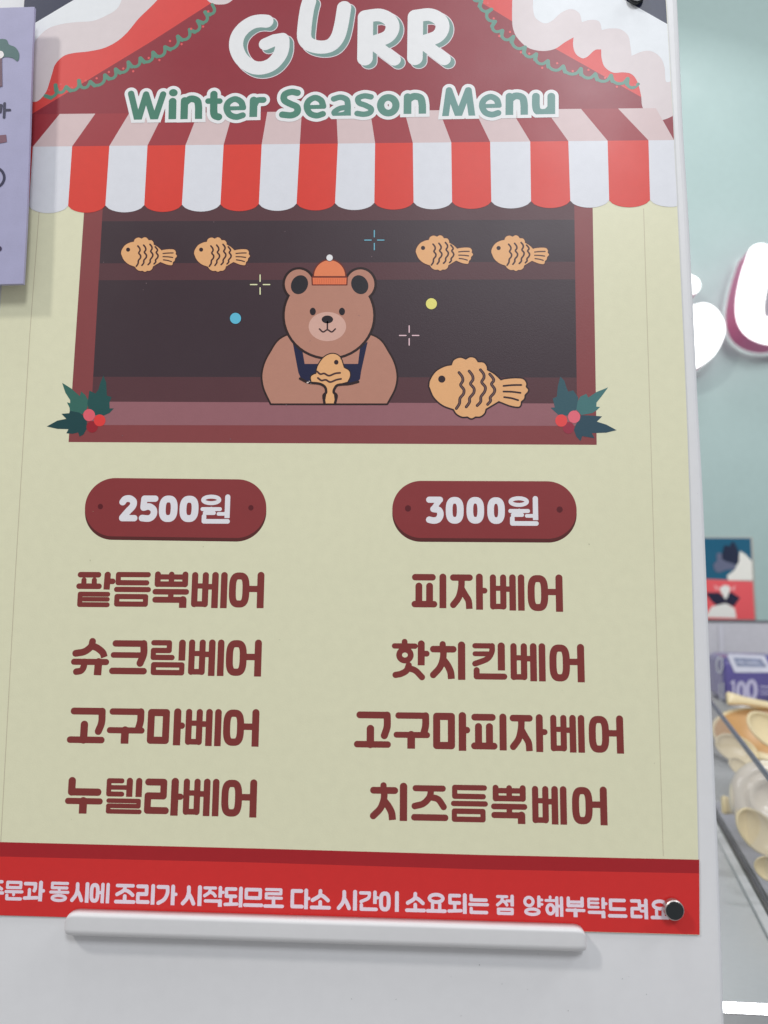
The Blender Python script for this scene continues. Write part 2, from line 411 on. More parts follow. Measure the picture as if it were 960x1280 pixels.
# ================================================================== white board
board = empty('white_board', (0, 0.01, 0.9), label='large white magnetic board that the menu poster hangs on', category='board')
edge = cat([(845.5, -60), (851, 50), (856, 160), (863.5, 280), (874.5, 500), (882, 640), (891, 860), (900.5, 1080), (907.5, 1280), (912, 1400)], k=6)
fr = [W(x, y, 0.0) for x, y in edge]
left = [(-0.62, 0.0, fr[-1][2]), (-0.62, 0.0, fr[0][2])]
outl = [tuple(p) for p in fr] + left
bm = bmesh.new()
fv = [bm.verts.new(tuple(map(float, p))) for p in outl]; bm.faces.new(fv)
ex = bmesh.ops.extrude_face_region(bm, geom=bm.faces[:])
bmesh.ops.translate(bm, vec=(0, 0.022, 0), verts=[v for v in ex['geom'] if isinstance(v, bmesh.types.BMVert)])
bmesh.ops.bevel(bm, geom=[e for e in bm.edges if abs(e.verts[0].co.y) < 1e-5 and abs(e.verts[1].co.y) < 1e-5], offset=0.004, segments=4, affect='EDGES', profile=0.5)
bme = bmesh_out(bm, 'board_panel', False)
bmat = pbr('board_enamel', (0.80, 0.80, 0.81), rough=0.34, spec=0.4, mottle=0.012, mscale=9, bump=0.03, bscale=500)
part('board_panel', bme, bmat, board)
foot = rbox('support_post', (-0.5, 0.03, 0.0), (-0.44, 0.07, 1.7), 0.004); part('support_post', foot, bmat, board)
foot = rbox('support_post', (0.02, 0.03, 0.0), (0.08, 0.07, 1.7), 0.004); part('support_post', foot, bmat, board)

# ================================================================== the menu poster
poster = empty('menu_poster', (0, -0.0005, 1.17), category='poster',
               label='tall cream winter season menu poster showing a red striped fish bread stall')
redge = cat([(829.5, -39), (832, 0), (841, 155), (847, 280), (857, 500), (863.5, 700), (868.5, 900), (874, 1168)], k=5)
bedge = [(-68, 1141.5)]
ledge = cat([(-68, 1141.5), (-42, 900), (-12, 560), (10, 265), (30, 20), (34, -42)], k=5)
out = [mm(*p) for p in redge] + [mm(*p) for p in ledge]
yb, yf = -0.0004, PRINT_Y + STEP * 0.5
me = prism('paper', [(p[0] / 1000, yf, p[1] / 1000) for p in out], [(p[0] / 1000, yb, p[1] / 1000) for p in out])
part('paper', me, ink(205, 203, 174), poster)
def line_x(pts, y):
    return float(np.interp(y, [p[1] for p in pts], [p[0] for p in pts]))
RE = sorted([tuple(p) for p in redge], key=lambda p: p[1]); LE = sorted([tuple(p) for p in ledge], key=lambda p: p[1])
def rx(y): return line_x(RE, y) - 0.3
def lx(y): return line_x(LE, y) + 0.3
TOP = -38

# printed sky, roof board, gable
poly('night_sky', [(lx(60), 60), (lx(TOP), TOP), (rx(TOP), TOP), (rx(60), 60)], 1, ink(42, 47, 68), poster)
# snowy roof: white edge, pink shaded lower part
def roofline(side):
    return [(43, 31), (95, 0), (160, TOP)] if side < 0 else [(708, TOP), (778, 0), (834, 32)]
poly('roof_board', [(lx(166), 166), (lx(52), 52), (43, 31), (95, 0), (160, TOP), (706, TOP), (778, 0), (rx(31.5), 31.5), (rx(166), 166)], 2, ink(201, 72, 68), poster)
poly('gable', [(46.7, 140), (36, 147), (36, 190), (rx(185), 185), (rx(150), 145), (800, 122), (693.5, 62), (640, 28), (604, 6), (528, TOP), (333, TOP), (262, 6.7), (190, 53)], 3, ink(134, 52, 60), poster)
lowL = [(36.5, 128), (48, 127.5), (58, 116.7), (63, 103), (66, 93), (70, 81.5), (80, 71.5), (93, 67.5), (110, 65.7), (130, 61.5), (146.5, 53.3), (160, 41.5), (173.5, 25), (190, 9), (202, -4), (214, -18), (232, -24), (250, -14), (259, 1), (267, 6), (276, 7), (285, 5.5), (293, -1), (300, -14), (312, -32), (318, TOP)]
lowL = [tuple(p) for p in cat(lowL, k=5)]
poly('snow_cap', [(lx(128), 128)] + lowL + [(160, TOP), (95, 0), (43, 31), (lx(36), 36)], 4, ink(200, 189, 189), poster)
hiL = [tuple(p) for p in cat([(38, 64), (42.5, 58), (46.7, 50), (60, 37.5), (76.7, 31.7), (96.7, 29), (116.7, 27.5), (133, 21), (146.7, 12.5), (153, 0), (157, -20), (160, TOP)], k=5)]
poly('snow_highlight', [(lx(64), 64)] + hiL + [(95, 0), (43, 31), (lx(36), 36)], 5, ink(208, 210, 215), poster)
lr1 = [(640, TOP), (640, 0), (640, 28), (642, 40), (647.5, 50), (660, 61), (677, 65), (693, 62.5), (706, 54), (716.6, 48)]
lr2 = [(716.6, 48), (716, 58), (719, 68), (727, 74), (734, 72), (743, 64), (751, 63)]
lr3 = [(751, 63), (751.6, 74), (755.5, 85), (766, 92), (778.5, 91.7), (789, 94), (796, 103), (800.7, 120), (802.5, 134.6), (810, 147), (821, 152), (831.7, 150), (840.5, 146)]
lowR = [tuple(p) for c in (lr1, lr2, lr3) for p in cat(c, k=5)]
poly('snow_cap', lowR + [(rx(146), 146), (rx(31.5), 31.5), (778, 0), (706, TOP)], 4, ink(199, 188, 188), poster)
h1 = [(664, TOP), (666, 0), (666, 12), (669, 23.5), (680, 30.5), (689.5, 27.5), (700.6, 17.7), (713, 12.7), (723.6, 17.7), (727, 29)]
h2 = [(727, 29), (738, 26.2), (748.5, 28.3), (752, 39)]
h3 = [(752, 39), (761, 37), (775, 38), (784.7, 46), (787.4, 58.5), (789, 71)]
h4 = [(789, 71), (803, 65.5), (814, 65.5), (824.6, 72.6), (830, 85), (831.7, 102.7), (838, 103)]
hiR = [tuple(p) for c in (h1, h2, h3, h4) for p in cat(c, k=5)]
poly('snow_highlight', hiR + [(rx(103), 103), (rx(31.5), 31.5), (778, 0), (706, TOP)], 5, ink(206, 209, 214), poster)

# garlands
def garland(sp, side):
    k = Ink(); m = scale_at(*sp[4])
    for a, b in zip(sp[:-1], sp[1:]):
        a = np.array(a, float); b = np.array(b, float); d = b - a; n = np.array([-d[1], d[0]]); n /= np.linalg.norm(n)
        if n[1] < 0: n = -n
        sag = 8.2
        c = [a, a + d * 0.12 + n * sag * 0.62, a + d * 0.45 + n * sag, a + d * 0.80 + n * sag * 0.78, b]
        k.stroke([mm(*p) for p in cat(c, k=6)], 2.0 * m)
        k.stroke([mm(*(a + d * 0.02)), mm(*(a + d * 0.16 + n * sag * 0.8))], 2.5 * m)
    g = ink_mesh('garland', k, 6, ink(88, 130, 112) if side < 0 else ink(92, 134, 120), poster, step=0.2)  # right garland slightly paler, glare put into its ink
    bl = []
    for i, (a, b) in enumerate(zip(sp[:-1], sp[1:])):
        x = (a[0] + b[0]) / 2 + random.uniform(-3, 3); y = (a[1] + b[1]) / 2 + random.choice([-1, 4, 13]) + random.uniform(-1, 1)
        q = Ink(); q.fill([mm(x + 1.5 * math.cos(t), y + 1.5 * math.sin(t)) for t in np.linspace(0, 6.283, 10)[:-1]])
        ink_mesh('bulb', q, 7, ink(205, 88, 88), g, step=0.2)
a = crop(30, 0, 6); b = crop(180, 0, 6)
garland([a(165, 728), a(240, 645), a(320, 660), a(415, 612), a(500, 622), a(610, 572), a(690, 528), a(785, 475), a(875, 445),
         b(70, 402), b(160, 362), b(255, 282), b(345, 232), b(405, 167), b(460, 100), b(515, 42)], -1)
a = crop(560, 0, 6.4); b = crop(690, 0, 5.647)
garland([a(235, -60), a(265, 15), a(345, 82), a(375, 180), a(432, 252), a(520, 300), a(612, 385), a(702, 440), a(795, 495), b(75, 475),
         b(200, 492), b(302, 530), b(412, 540), b(530, 562), b(606, 600)], 1)

# awning: shaded top band and scalloped valance
jx = [-8, 42, 91, 137.5, 185, 232.5, 280, 327.5, 375, 422.5, 469, 516, 564, 612.5, 662.5, 710, 759, 810, 862]
jb = [-12, 37, 86, 132.5, 181, 228, 276, 324, 371, 419, 468, 517, 565, 614, 663.5, 712.5, 761, 812, 864]
def yt(x): return 144 - (x - 40) * 0.0098
def ym(x): return 184.5 - (x - 40) * 0.0103
def yj(x): return 258.8 - (x - 40) * 0.0100
def tx(x): return 37.4 + 0.907 * x
for i in range(len(jx) - 1):
    white = i % 2 == 1
    x0, x1 = jx[i], jx[i + 1]
    L_, R_ = lx(ym(0)), rx(ym(830))
    a0, a1 = max(x0, 37 if i == 0 else x0), min(x1, R_)
    t0, t1 = tx(x0), min(tx(x1), rx(140))
    if i == 0: a0 = lx(184); t0 = max(tx(x0), lx(144))
    q = [(t0, yt(t0)), (t1, yt(t1)), (a1, ym(a1)), (a0, ym(a0))]
    if tx(x1) > rx(140): q = [(t0, yt(t0)), (t1, yt(t1)), (rx(160), 160), (a1, ym(a1)), (a0, ym(a0))]
    u = i / 17
    cw = (196, 175, 174); cr = (146, 56, 62)
    poly('awning_top_stripe', q, 8, ink(*map(int, cw)) if white else ink(*map(int, cr)), poster)
    b0_, b1_ = jb[i], jb[i + 1]
    arc = []
    for j in range(13):
        t = j / 12; xx = b0_ + (b1_ - b0_) * t
        arc.append((xx, yj(xx) + 8.8 * math.sqrt(max(0, 1 - (2 * t - 1) ** 2)) ** 1.35))
    arc = [(min(p[0], rx(255)), p[1]) for p in arc if p[0] > lx(258)]
    if i == 0: arc = [(lx(262), 262)] + arc; 
    q = [(a0, ym(a0)), (a1, ym(a1))]
    q += arc[::-1]
    cw = (202, 203, 208); cr = (200, 62, 52)
    poly('awning_valance_stripe', q, 10, ink(*map(int, cw)) if white else ink(*map(int, cr)), poster)

# stall window
WIN = empty('stall_window', (0, 0, 0)); WIN.parent = poster
WIN.location = (0, 0, 0.3)
frm = ink(126, 66, 67)
poly('window_frame', [(107.5, 240), (740, 235), (745.5, 556.5), (86.5, 553)], 1, frm, WIN)
def xi0(y): return 129 + (y - 262) * (-13.5 / 240)
def xi1(y): return 717.5 + (y - 258) * (3.4 / 248)
def band(name, y0l, y0r, y1l, y1r, mat, lay=2):
    poly(name, [(xi0(y0l), y0l), (xi1(y0r), y0r), (xi1(y1r), y1r), (xi0(y1l), y1l)], lay, mat, WIN)
dk = ink(62, 50, 55); sh = ink(84, 56, 60)
band('lintel', 240, 238, 277.5, 275.5, sh); band('back_wall', 277.5, 275.5, 330, 328, dk)
band('shelf', 330, 328, 351, 350, sh); band('back_wall', 351, 350, 471.5, 472.5, dk)
band('worktop', 471.5, 472.5, 502.5, 505, sh); band('window_sill', 502.5, 505, 531.7, 532.8, ink(139, 94, 99))

# thin plank lines printed on the cream
def hair(name, pts, w, lay, mat, parent):
    k = Ink(); k.stroke([mm(*p) for p in pts], w * 0.25); return ink_mesh(name, k, lay, mat, parent, step=0.12)
hair('plank_line', [(50, 262), (38, 420), (20, 720), (2, 1052)], 0.9, 1, ink(178, 170, 146), poster)
hair('plank_line', [(804, 262), (812, 520), (821, 830), (828.5, 1069)], 0.9, 1, ink(184, 177, 152), poster)

# fish breads
crust = ink(216, 160, 112); dark = ink(48, 33, 38); scal = ink(104, 78, 76); fin = ink(70, 46, 46)
BODY = [(100, 320), (108, 275), (150, 212), (215, 175), (268, 164)], [(268, 164), (285, 126), (330, 108), (374, 122)], [(374, 122), (405, 105), (440, 112), (463, 142)], \
    [(463, 142), (505, 145), (527, 172), (530, 200)], [(530, 200), (585, 232), (635, 278)], [(635, 278), (665, 269), (740, 262), (800, 268), (824, 298), (820, 325)], \
    [(820, 325), (838, 352), (812, 385)], [(812, 385), (808, 412), (785, 434)], [(785, 434), (780, 462), (762, 473), (700, 462), (620, 430)], [(620, 430), (560, 466), (520, 490)], \
    [(520, 490), (510, 522), (480, 545), (445, 546)], [(445, 546), (415, 560), (385, 546)], [(385, 546), (345, 547), (305, 525), (283, 492)], [(283, 492), (200, 460), (135, 400), (100, 320)]
SCALES = [[(322, 218), (346, 250), (350, 280), (334, 312), (358, 345), (355, 378), (330, 410), (325, 450), (302, 487)],
          [(398, 207), (422, 240), (426, 272), (408, 302), (434, 337), (431, 372), (402, 408), (400, 440), (376, 475)],
          [(482, 197), (506, 228), (508, 258), (492, 290), (518, 325), (514, 360), (486, 400), (484, 435), (458, 465)],
          [(552, 230), (578, 262), (580, 282), (565, 305), (588, 340), (584, 370), (556, 404), (558, 430), (536, 456)]]
def fishbread(M, parent, big, lay=6, scales=True):
    pts = []
    for c in BODY: pts += [np.array(M(*p)) for p in cat(c, k=5)][:-1]
    m = float(np.linalg.norm(M(101, 300) - M(100, 300)))
    k = Ink(); k.fill(pts)
    st = 0.12
    o = ink_mesh('fish_bread', k, lay, dark if big else ink(74, 46, 44), parent, grow=(12 if big else 9) * m, step=st)
    ink_mesh('crust', k, lay + 1, crust, o, step=st)
    e = Ink(); e.fill([M(193 + 27 * math.cos(t), 267 + 27 * math.sin(t)) for t in np.linspace(0, 6.283, 20)[:-1]])
    ink_mesh('eye', e, lay + 2, dark, o, step=st)
    for s in SCALES:
        q = Ink(); q.stroke([M(*p) for p in cat(s, k=5)], 11 * m)
        ink_mesh('scale_mark', q, lay + 2, dark if big else fin, o, step=st)
        if big:
            q = Ink(); q.stroke([M(*p) for p in cat(s, k=5)], 4.2 * m); ink_mesh('scale_mark', q, lay + 3, scal, o, step=st)
    for s in ([(655, 318), (720, 312), (788, 311)], [(655, 360), (720, 362), (782, 370)], [(660, 402), (715, 410), (765, 425)]):
        q = Ink(); q.stroke([M(*p) for p in cat(s, k=5)], (7 if big else 8) * m); ink_mesh('tail_mark', q, lay + 2, dark if big else fin, o, step=st)
    return o
fishbread(lambda x, y: mm(520 + x / 6, 430 + y / 6), poster, True)
for (x0, y0, w) in ((151.3, 297, 70.3), (242.4, 297, 70.3), (519, 294.5, 72), (613.2, 294.5, 72.6)):
    s = w / 745
    fishbread(lambda x, y: mm(x0 + (x - 92) * s, y0 + (y - 98) * s), poster, False)

# a plain teddy bear at the counter, generic
Z = crop(320, 310, 5.053)
def Zm(x, y): return mm(*Z(x, y))
def ell(cx, cy, rx_, ry_, n=48, a0=0, a1=6.28319, rot=0):
    c, s = math.cos(rot), math.sin(rot); o = []
    for t in np.linspace(a0, a1, n)[: -1 if a1 - a0 > 6.2 else None]:
        u, v = rx_ * math.cos(t), ry_ * math.sin(t); o.append((cx + u * c - v * s, cy + u * s + v * c))
    return o
fur = ink(170, 122, 105)
mB = scale_at(412, 410) / 5.053
bear = Ink()
bodyp = cat([(98, 984), (52, 880), (46, 780), (90, 670), (190, 560), (460, 520), (740, 560), (840, 670), (884, 780), (878, 880), (826, 984)], k=8)
bear.fill([Zm(*p) for p in bodyp])
ob = ink_mesh('bear_body', bear, 4, ink(46, 30, 34), poster, grow=12 * mB, step=0.15)
kk = Ink(); kk.fill([Zm(*p) for p in bodyp]); ink_mesh('body_fur', kk, 5, fur, ob, step=0.15)
ap = Ink(); ap.fill([Zm(*p) for p in [(238, 610), (290, 640), (306, 738), (648, 738), (660, 640), (702, 600), (662, 780), (655, 830), (620, 860), (340, 860), (290, 830), (272, 790)]])
ink_mesh('apron', ap, 6, ink(33, 36, 62), ob, grow=3 * mB, step=0.15)
hd = Ink(); hd.fill([Zm(*p) for p in ell(462, 430, 283, 268)])
for cx in (272, 660): hd.fill([Zm(*p) for p in ell(cx, 232, 92, 96)])
oh = ink_mesh('bear_head', hd, 7, ink(46, 30, 34), poster, grow=12 * mB, step=0.15)
ink_mesh('face_fur', hd, 8, fur, oh, grow=-4 * mB, step=0.15, joined=True)
for cx, r in ((276, 0.5), (656, -0.5)):
    q = Ink(); q.fill([Zm(*p) for p in ell(cx, 236, 52, 62, rot=r)]); ink_mesh('inner_ear', q, 9, ink(44, 42, 46), oh, step=0.15)
q = Ink(); q.fill([Zm(*p) for p in ell(452, 500, 118, 92)]); ink_mesh('muzzle', q, 9, ink(196, 156, 142), oh, step=0.15)
for cx in (360, 544):
    q = Ink(); q.fill([Zm(*p) for p in ell(cx, 405, 19, 24)]); ink_mesh('eye', q, 10, ink(40, 34, 38), oh, step=0.12)
q = Ink(); q.fill([Zm(*p) for p in ell(452, 455, 36, 25)]); ink_mesh('nose', q, 10, ink(40, 34, 38), oh, step=0.12)
q = Ink(); q.stroke([Zm(*p) for p in cat([(402, 515), (425, 534), (452, 520), (479, 534), (502, 515)], k=6)], 5 * mB); q.stroke([Zm(452, 470), Zm(452, 520)], 5 * mB)
ink_mesh('mouth', q, 10, ink(60, 40, 42), oh, step=0.12)
hat = Ink(); hat.fill([Zm(*p) for p in ell(466, 190, 103, 112, n=30, a0=math.pi, a1=2 * math.pi)]); hat.fill([Zm(*p) for p in [(356, 190), (576, 190), (574, 236), (358, 236)]])
ohat = ink_mesh('knit_hat', hat, 11, ink(104, 48, 40), poster, grow=5 * mB, step=0.13)
q = Ink(); q.fill([Zm(*p) for p in ell(466, 182, 98, 100, n=30, a0=math.pi, a1=2 * math.pi)]); ink_mesh('hat_crown', q, 12, ink(222, 122, 84), ohat, step=0.13)
q = Ink(); q.fill([Zm(*p) for p in [(359, 192), (573, 192), (571, 234), (361, 234)]]); ink_mesh('hat_brim', q, 12, ink(214, 112, 76), ohat, step=0.13)
for i in range(14):
    x = 374 + i * 14.2; q = Ink(); q.stroke([Zm(x, 198), Zm(x, 229)], 1.7 * mB); ink_mesh('rib', q, 13, ink(196, 98, 66), ohat, step=0.1)
q = Ink(); q.fill([Zm(*p) for p in ell(466, 66, 20, 20)]); ink_mesh('pompom', q, 13, ink(72, 50, 54), ohat, grow=4 * mB, step=0.13)
ink_mesh('pompom', q, 14, ink(215, 215, 220), ohat, step=0.13)
# the fish bread it holds upright, and its two paws
hf = Ink()
hp = []
for c in ([(382, 800), (392, 750), (430, 695), (482, 672), (530, 692), (556, 760)], [(556, 760), (588, 780), (594, 812), (578, 848)], [(578, 848), (540, 858), (505, 868), (488, 892)],
          [(488, 892), (492, 920), (500, 984)], [(500, 984), (436, 984)], [(436, 984), (446, 920), (448, 888)], [(448, 888), (420, 864), (352, 850)], [(352, 850), (350, 815), (382, 795)]):
    hp += [np.array(Zm(*p)) for p in cat(c, k=5)][:-1]
hf.fill(hp); of = ink_mesh('held_fish_bread', hf, 11, ink(46, 30, 34), poster, grow=7 * mB, step=0.13)
ink_mesh('crust', hf, 12, crust, of, step=0.13)
q = Ink(); q.fill([Zm(*p) for p in ell(508, 725, 14, 15)]); ink_mesh('eye', q, 13, dark, of, step=0.13)
for s in ([(388, 784), (408, 800), (432, 796), (462, 810), (500, 796), (532, 792)], [(392, 824), (415, 840), (442, 836), (470, 850), (508, 836), (538, 830)]):
    q = Ink(); q.stroke([Zm(*p) for p in cat(s, k=5)], 6 * mB); ink_mesh('scale_mark', q, 13, fin, of, step=0.13)
for s in ([(280, 828), (330, 852), (400, 860), (436, 880), (444, 915), (428, 935), (434, 984)], [(646, 848), (590, 862), (520, 868), (498, 890), (492, 915), (510, 935), (500, 984)]):
    q = Ink(); q.stroke([Zm(*p) for p in cat(s, k=5)], 8 * mB); ink_mesh('paw_outline', q, 14, ink(46, 30, 34), ob, step=0.13)

# sparkles and dots
def sparkle(cx, cy, c):
    k = Ink(); m = scale_at(cx, cy)
    for dx, dy in ((1, 0), (-1, 0), (0, 1), (0, -1)): k.stroke([mm(cx + dx * 4, cy + dy * 4), mm(cx + dx * 12, cy + dy * 12)], 0.75 * m)
    o = ink_mesh('sparkle', k, 4, ink(40, 32, 36), poster, grow=0.25, step=0.1); ink_mesh('sparkle_line', k, 5, c, o, step=0.08)
sparkle(325.5, 356.5, ink(226, 214, 168)); sparkle(468, 301, ink(104, 160, 178)); sparkle(511.5, 420, ink(214, 178, 184))
for cx, cy, c in ((294.8, 398.6, ink(92, 172, 196)), (539.2, 380.4, ink(224, 204, 112))):
    k = Ink(); k.fill([mm(*p) for p in ell(cx, cy, 6.9, 6.9, 30)]); o = ink_mesh('dot', k, 4, ink(44, 36, 40), poster, grow=0.35, step=0.12); ink_mesh('dot_fill', k, 5, c, o, step=0.12)

# holly
def holly(C, leaves, berries):
    root = empty('holly_sprig', (0, 0, 0)); root.parent = poster
    for (pts, c, ly) in leaves: poly('holly_leaf', [C(*p) for p in pts], ly, c, root)
    for (x, y, r, c, ly) in berries: poly('berry', [C(*p) for p in ell(x, y, r, r * 1.02, 28)], ly, c, root)
gA, gB, gC = ink(56, 98, 88), ink(42, 78, 76), ink(38, 68, 70)
holly(crop(50, 460, 8), [
    ([(228, 152), (320, 210), (405, 285), (418, 238), (460, 275), (490, 330), (480, 400), (450, 460), (400, 465), (305, 440), (302, 400), (276, 347), (308, 355), (308, 325), (260, 250)], gA, 4),
    ([(640, 80), (668, 150), (675, 280), (722, 295), (700, 350), (702, 408), (745, 408), (700, 455), (640, 480), (560, 475), (495, 430), (480, 360), (500, 230), (560, 260), (590, 220), (610, 150)], gB, 5),
    ([(75, 588), (180, 530), (270, 512), (222, 462), (300, 456), (305, 432), (400, 450), (470, 500), (480, 600), (440, 670), (402, 690), (388, 648), (330, 662), (270, 656), (292, 615), (180, 612)], gC, 6)],
    [(528, 592, 57, ink(140, 42, 50), 7), (603, 528, 58, ink(208, 64, 62), 8), (498, 475, 59, ink(206, 92, 102), 9)])
gA, gB, gC = ink(66, 108, 108), ink(54, 84, 92), ink(48, 72, 84)  # right sprig in paler, bluer inks: glare mixed into the colours
holly(crop(670, 460, 8), [
    ([(718, 198), (600, 245), (520, 300), (500, 262), (440, 290), (410, 340), (400, 420), (450, 475), (560, 455), (605, 425), (637, 394), (600, 390), (602, 350), (650, 290)], gA, 4),
    ([(240, 90), (280, 130), (305, 210), (320, 240), (370, 228), (420, 300), (400, 420), (310, 480), (220, 472), (143, 402), (185, 398), (165, 310), (205, 290), (215, 190)], gB, 5),
    ([(802, 625), (700, 570), (605, 540), (657, 488), (560, 480), (450, 475), (400, 560), (375, 620), (400, 690), (442, 734), (460, 685), (582, 706), (555, 655), (700, 650)], gC, 6)],
    [(322, 602, 58, ink(140, 50, 66), 7), (250, 530, 60, ink(212, 72, 72), 8), (378, 492, 61, ink(210, 100, 112), 9)])

# price badges
def badge(C, x0, x1, y0, y1, y2, tilt, holes, letters, s):
    m = scale_at(*C((x0 + x1) / 2, y0)) / s
    r = (y1 - y0) / 2; k = Ink()
    k.stroke([mm(*C(x0 + r, y0 + r)), mm(*C(x1 - r, y0 + r + tilt))], r * m)
    dn = (y2 - y1)
    k2 = Ink(); k2.stroke([mm(*C(x0 + r, y0 + r)), mm(*C(x1 - r, y0 + r + tilt))], r * m); k2.stroke([mm(*C(x0 + r, y0 + r + dn)), mm(*C(x1 - r, y0 + r + tilt + dn))], r * m)
    o = ink_mesh('price_badge', k2, 1, ink(86, 46, 45), poster, step=0.2)
    ink_mesh('badge_face', k, 2, ink(128, 57, 58), o, step=0.2)
    for hx, hy in holes: poly('rivet', [C(*p) for p in ell(hx, hy, 10.5, 11, 20)], 3, ink(88, 38, 42), o)
    ink_mesh('price_lettering', [glyph(ch, C(a_, t_), C(b_, u_)) for ch, a_, b_, t_, u_ in letters], 4, ink(210, 208, 216), o, step=0.13)
badge(crop(60, 580, 3.2), 150, 873, 57, 289, 303, 6, [(212, 171), (813, 176)],
      [('2', 287, 358, 126, 230), ('5', 368, 438, 127, 232), ('0', 446, 520, 127, 233), ('0', 528, 604, 128, 233), ('원', 612, 728, 122, 241)], 3.2)
badge(crop(440, 580, 2.743), 138, 768, 57, 255, 268, 2, [(192, 153), (711, 157)],
      [('3', 254, 314, 112, 206), ('0', 320, 384, 113, 206), ('0', 391, 454, 113, 206), ('0', 462, 525, 114, 207), ('원', 533, 639, 110, 214)], 2.743)

# menu lines
TXT = ink(120, 57, 54)
def menu(C, items, words):
    ink_mesh('menu_lettering', [glyph(ch, C(a_, t_), C(b_, u_)) for ch, a_, b_, t_, u_ in items], 2, TXT, poster, step=0.15)
c1 = crop(60, 580, 3.2); c2 = crop(440, 580, 2.743); c3 = crop(60, 780, 3.2); c4 = crop(430, 780, 2.595)
menu(c1, [('팥', 118, 268, 430, 575), ('듬', 268, 411, 431, 574), ('뿍', 421, 563, 430, 576), ('베', 576, 718, 432, 577), ('어', 728, 866, 432, 577)], 0)
menu(c2, [('피', 203, 323, 375, 497), ('자', 332, 467, 376, 500), ('베', 470, 593, 378, 503), ('어', 601, 725, 379, 507)], 0)
menu(c3, [('슈', 98, 243, 57, 205), ('크', 252, 395, 60, 206), ('림', 412, 550, 60, 208), ('베', 564, 705, 61, 208), ('어', 716, 856, 62, 210)], 0)
menu(c3, [('고', 84, 228, 334, 481), ('구', 240, 385, 336, 482), ('마', 400, 548, 337, 485), ('베', 552, 694, 338, 488), ('어', 705, 846, 339, 490)], 0)
menu(c3, [('누', 74, 218, 611, 760), ('텔', 234, 375, 612, 762), ('라', 388, 538, 614, 766), ('베', 543, 685, 616, 768), ('어', 698, 837, 619, 773)], 0)
menu(c4, [('핫', 153, 273, 52, 180), ('치', 278, 393, 55, 181), ('킨', 412, 528, 58, 183), ('베', 537, 655, 61, 186), ('어', 665, 782, 64, 189)], 0)
menu(c4, [('고', 33, 152, 283, 405), ('구', 160, 278, 285, 407), ('마', 287, 410, 285, 411), ('피', 410, 527, 288, 412), ('자', 533, 663, 291, 415), ('베', 666, 782, 293, 417), ('어', 792, 909, 295, 420)], 0)
menu(c4, [('치', 84, 205, 512, 638), ('즈', 217, 337, 518, 641), ('듬', 345, 467, 519, 645), ('뿍', 474, 594, 520, 648), ('베', 607, 724, 523, 650), ('어', 738, 856, 525, 652)], 0)

# red notice band
poly('notice_band', [(lx(1052), 1050), (0, 1052), (320, 1060), (600, 1068), (873.3, 1074), (873.8, 1167.6), (0, 1143.4), (lx(1141) + 0.5, 1141.3)], 1, ink(192, 52, 51), poster)
poly('band_dark_stripe', [(lx(1052), 1050), (0, 1052), (320, 1060), (600, 1068), (873.1, 1074), (873.4, 1091), (600, 1086), (320, 1077.5), (0, 1070), (lx(1068), 1068)], 2, ink(152, 42, 46), poster)  # darker red stripe printed along the top of the band
NT = [('주', -19, 5), ('문', 7.5, 29), ('과', 31, 56), ('동', 63, 86.5), ('시', 89.5, 111), ('에', 113.5, 137.5), ('조', 144.5, 169), ('리', 171, 193.5), ('가', 196, 221.5),
      ('시', 227, 252), ('작', 254, 280), ('되', 280.5, 303), ('므', 305, 328.5), ('로', 330, 354.5), ('다', 363, 387), ('소', 388, 413), ('시', 421, 446), ('간', 448.5, 473), ('이', 474, 498.5),
      ('소', 506.5, 531.5), ('요', 532.5, 557.5), ('되', 559, 583), ('는', 585, 610.5), ('점', 619, 643.5), ('양', 653, 678.5), ('해', 680, 704), ('부', 706, 731), ('탁', 732, 758.5), ('드', 759, 783), ('려', 786.5, 810), ('요', 812, 836)]
nk = []
for ch, xa, xb in NT:
    yt_ = 1099.0 + xa * 0.0295; nk.append(glyph(ch, (xa, yt_), (xb, yt_ + 26.4)))
ink_mesh('notice_lettering', nk, 4, ink(216, 198, 208), poster, step=0.11)

# title letters
def title(strokes, C, s, shift_px):
    m = scale_at(*C(200, 200)) / s
    k = write(strokes, lambda x, y: mm(*C(x, y)), m)
    sh_ = (shift_px[0] / 6 * m * s, -shift_px[1] / 6 * m * s)
    o = ink_mesh('title_letter', k, 14, ink(213, 213, 221), poster, step=0.18, joined=True)
    ink_mesh('letter_shadow', k, 12, ink(112, 140, 134), o, shift=sh_, step=0.18)
    ink_mesh('letter_outline', k, 11, ink(220, 200, 204), o, shift=sh_, grow=6 * m, step=0.18)
title(['106 ~ 380,168 330,166 270,180 205,225 162,290 156,370 195,452 270,508 345,518 420,490 475,430 498,370 500,310', '96 500,300 440,310 372,340'], crop(270, 0, 6), 6, (29, 27))
title(['106 ~ 700,20 684,80 668,190 664,290 700,340 780,362 860,348 912,290 940,200 962,66'], crop(270, 0, 6), 6, (30, 27))
RR = ['116 222,138 218,446', '104 ~ 225,132 330,122 405,160 424,222 385,285 280,325', '96 270,330 438,456']
title(RR, crop(420, 0, 6), 6, (30, 26))
title(RR, crop(482.3, -0.5, 6), 6, (30, 26))

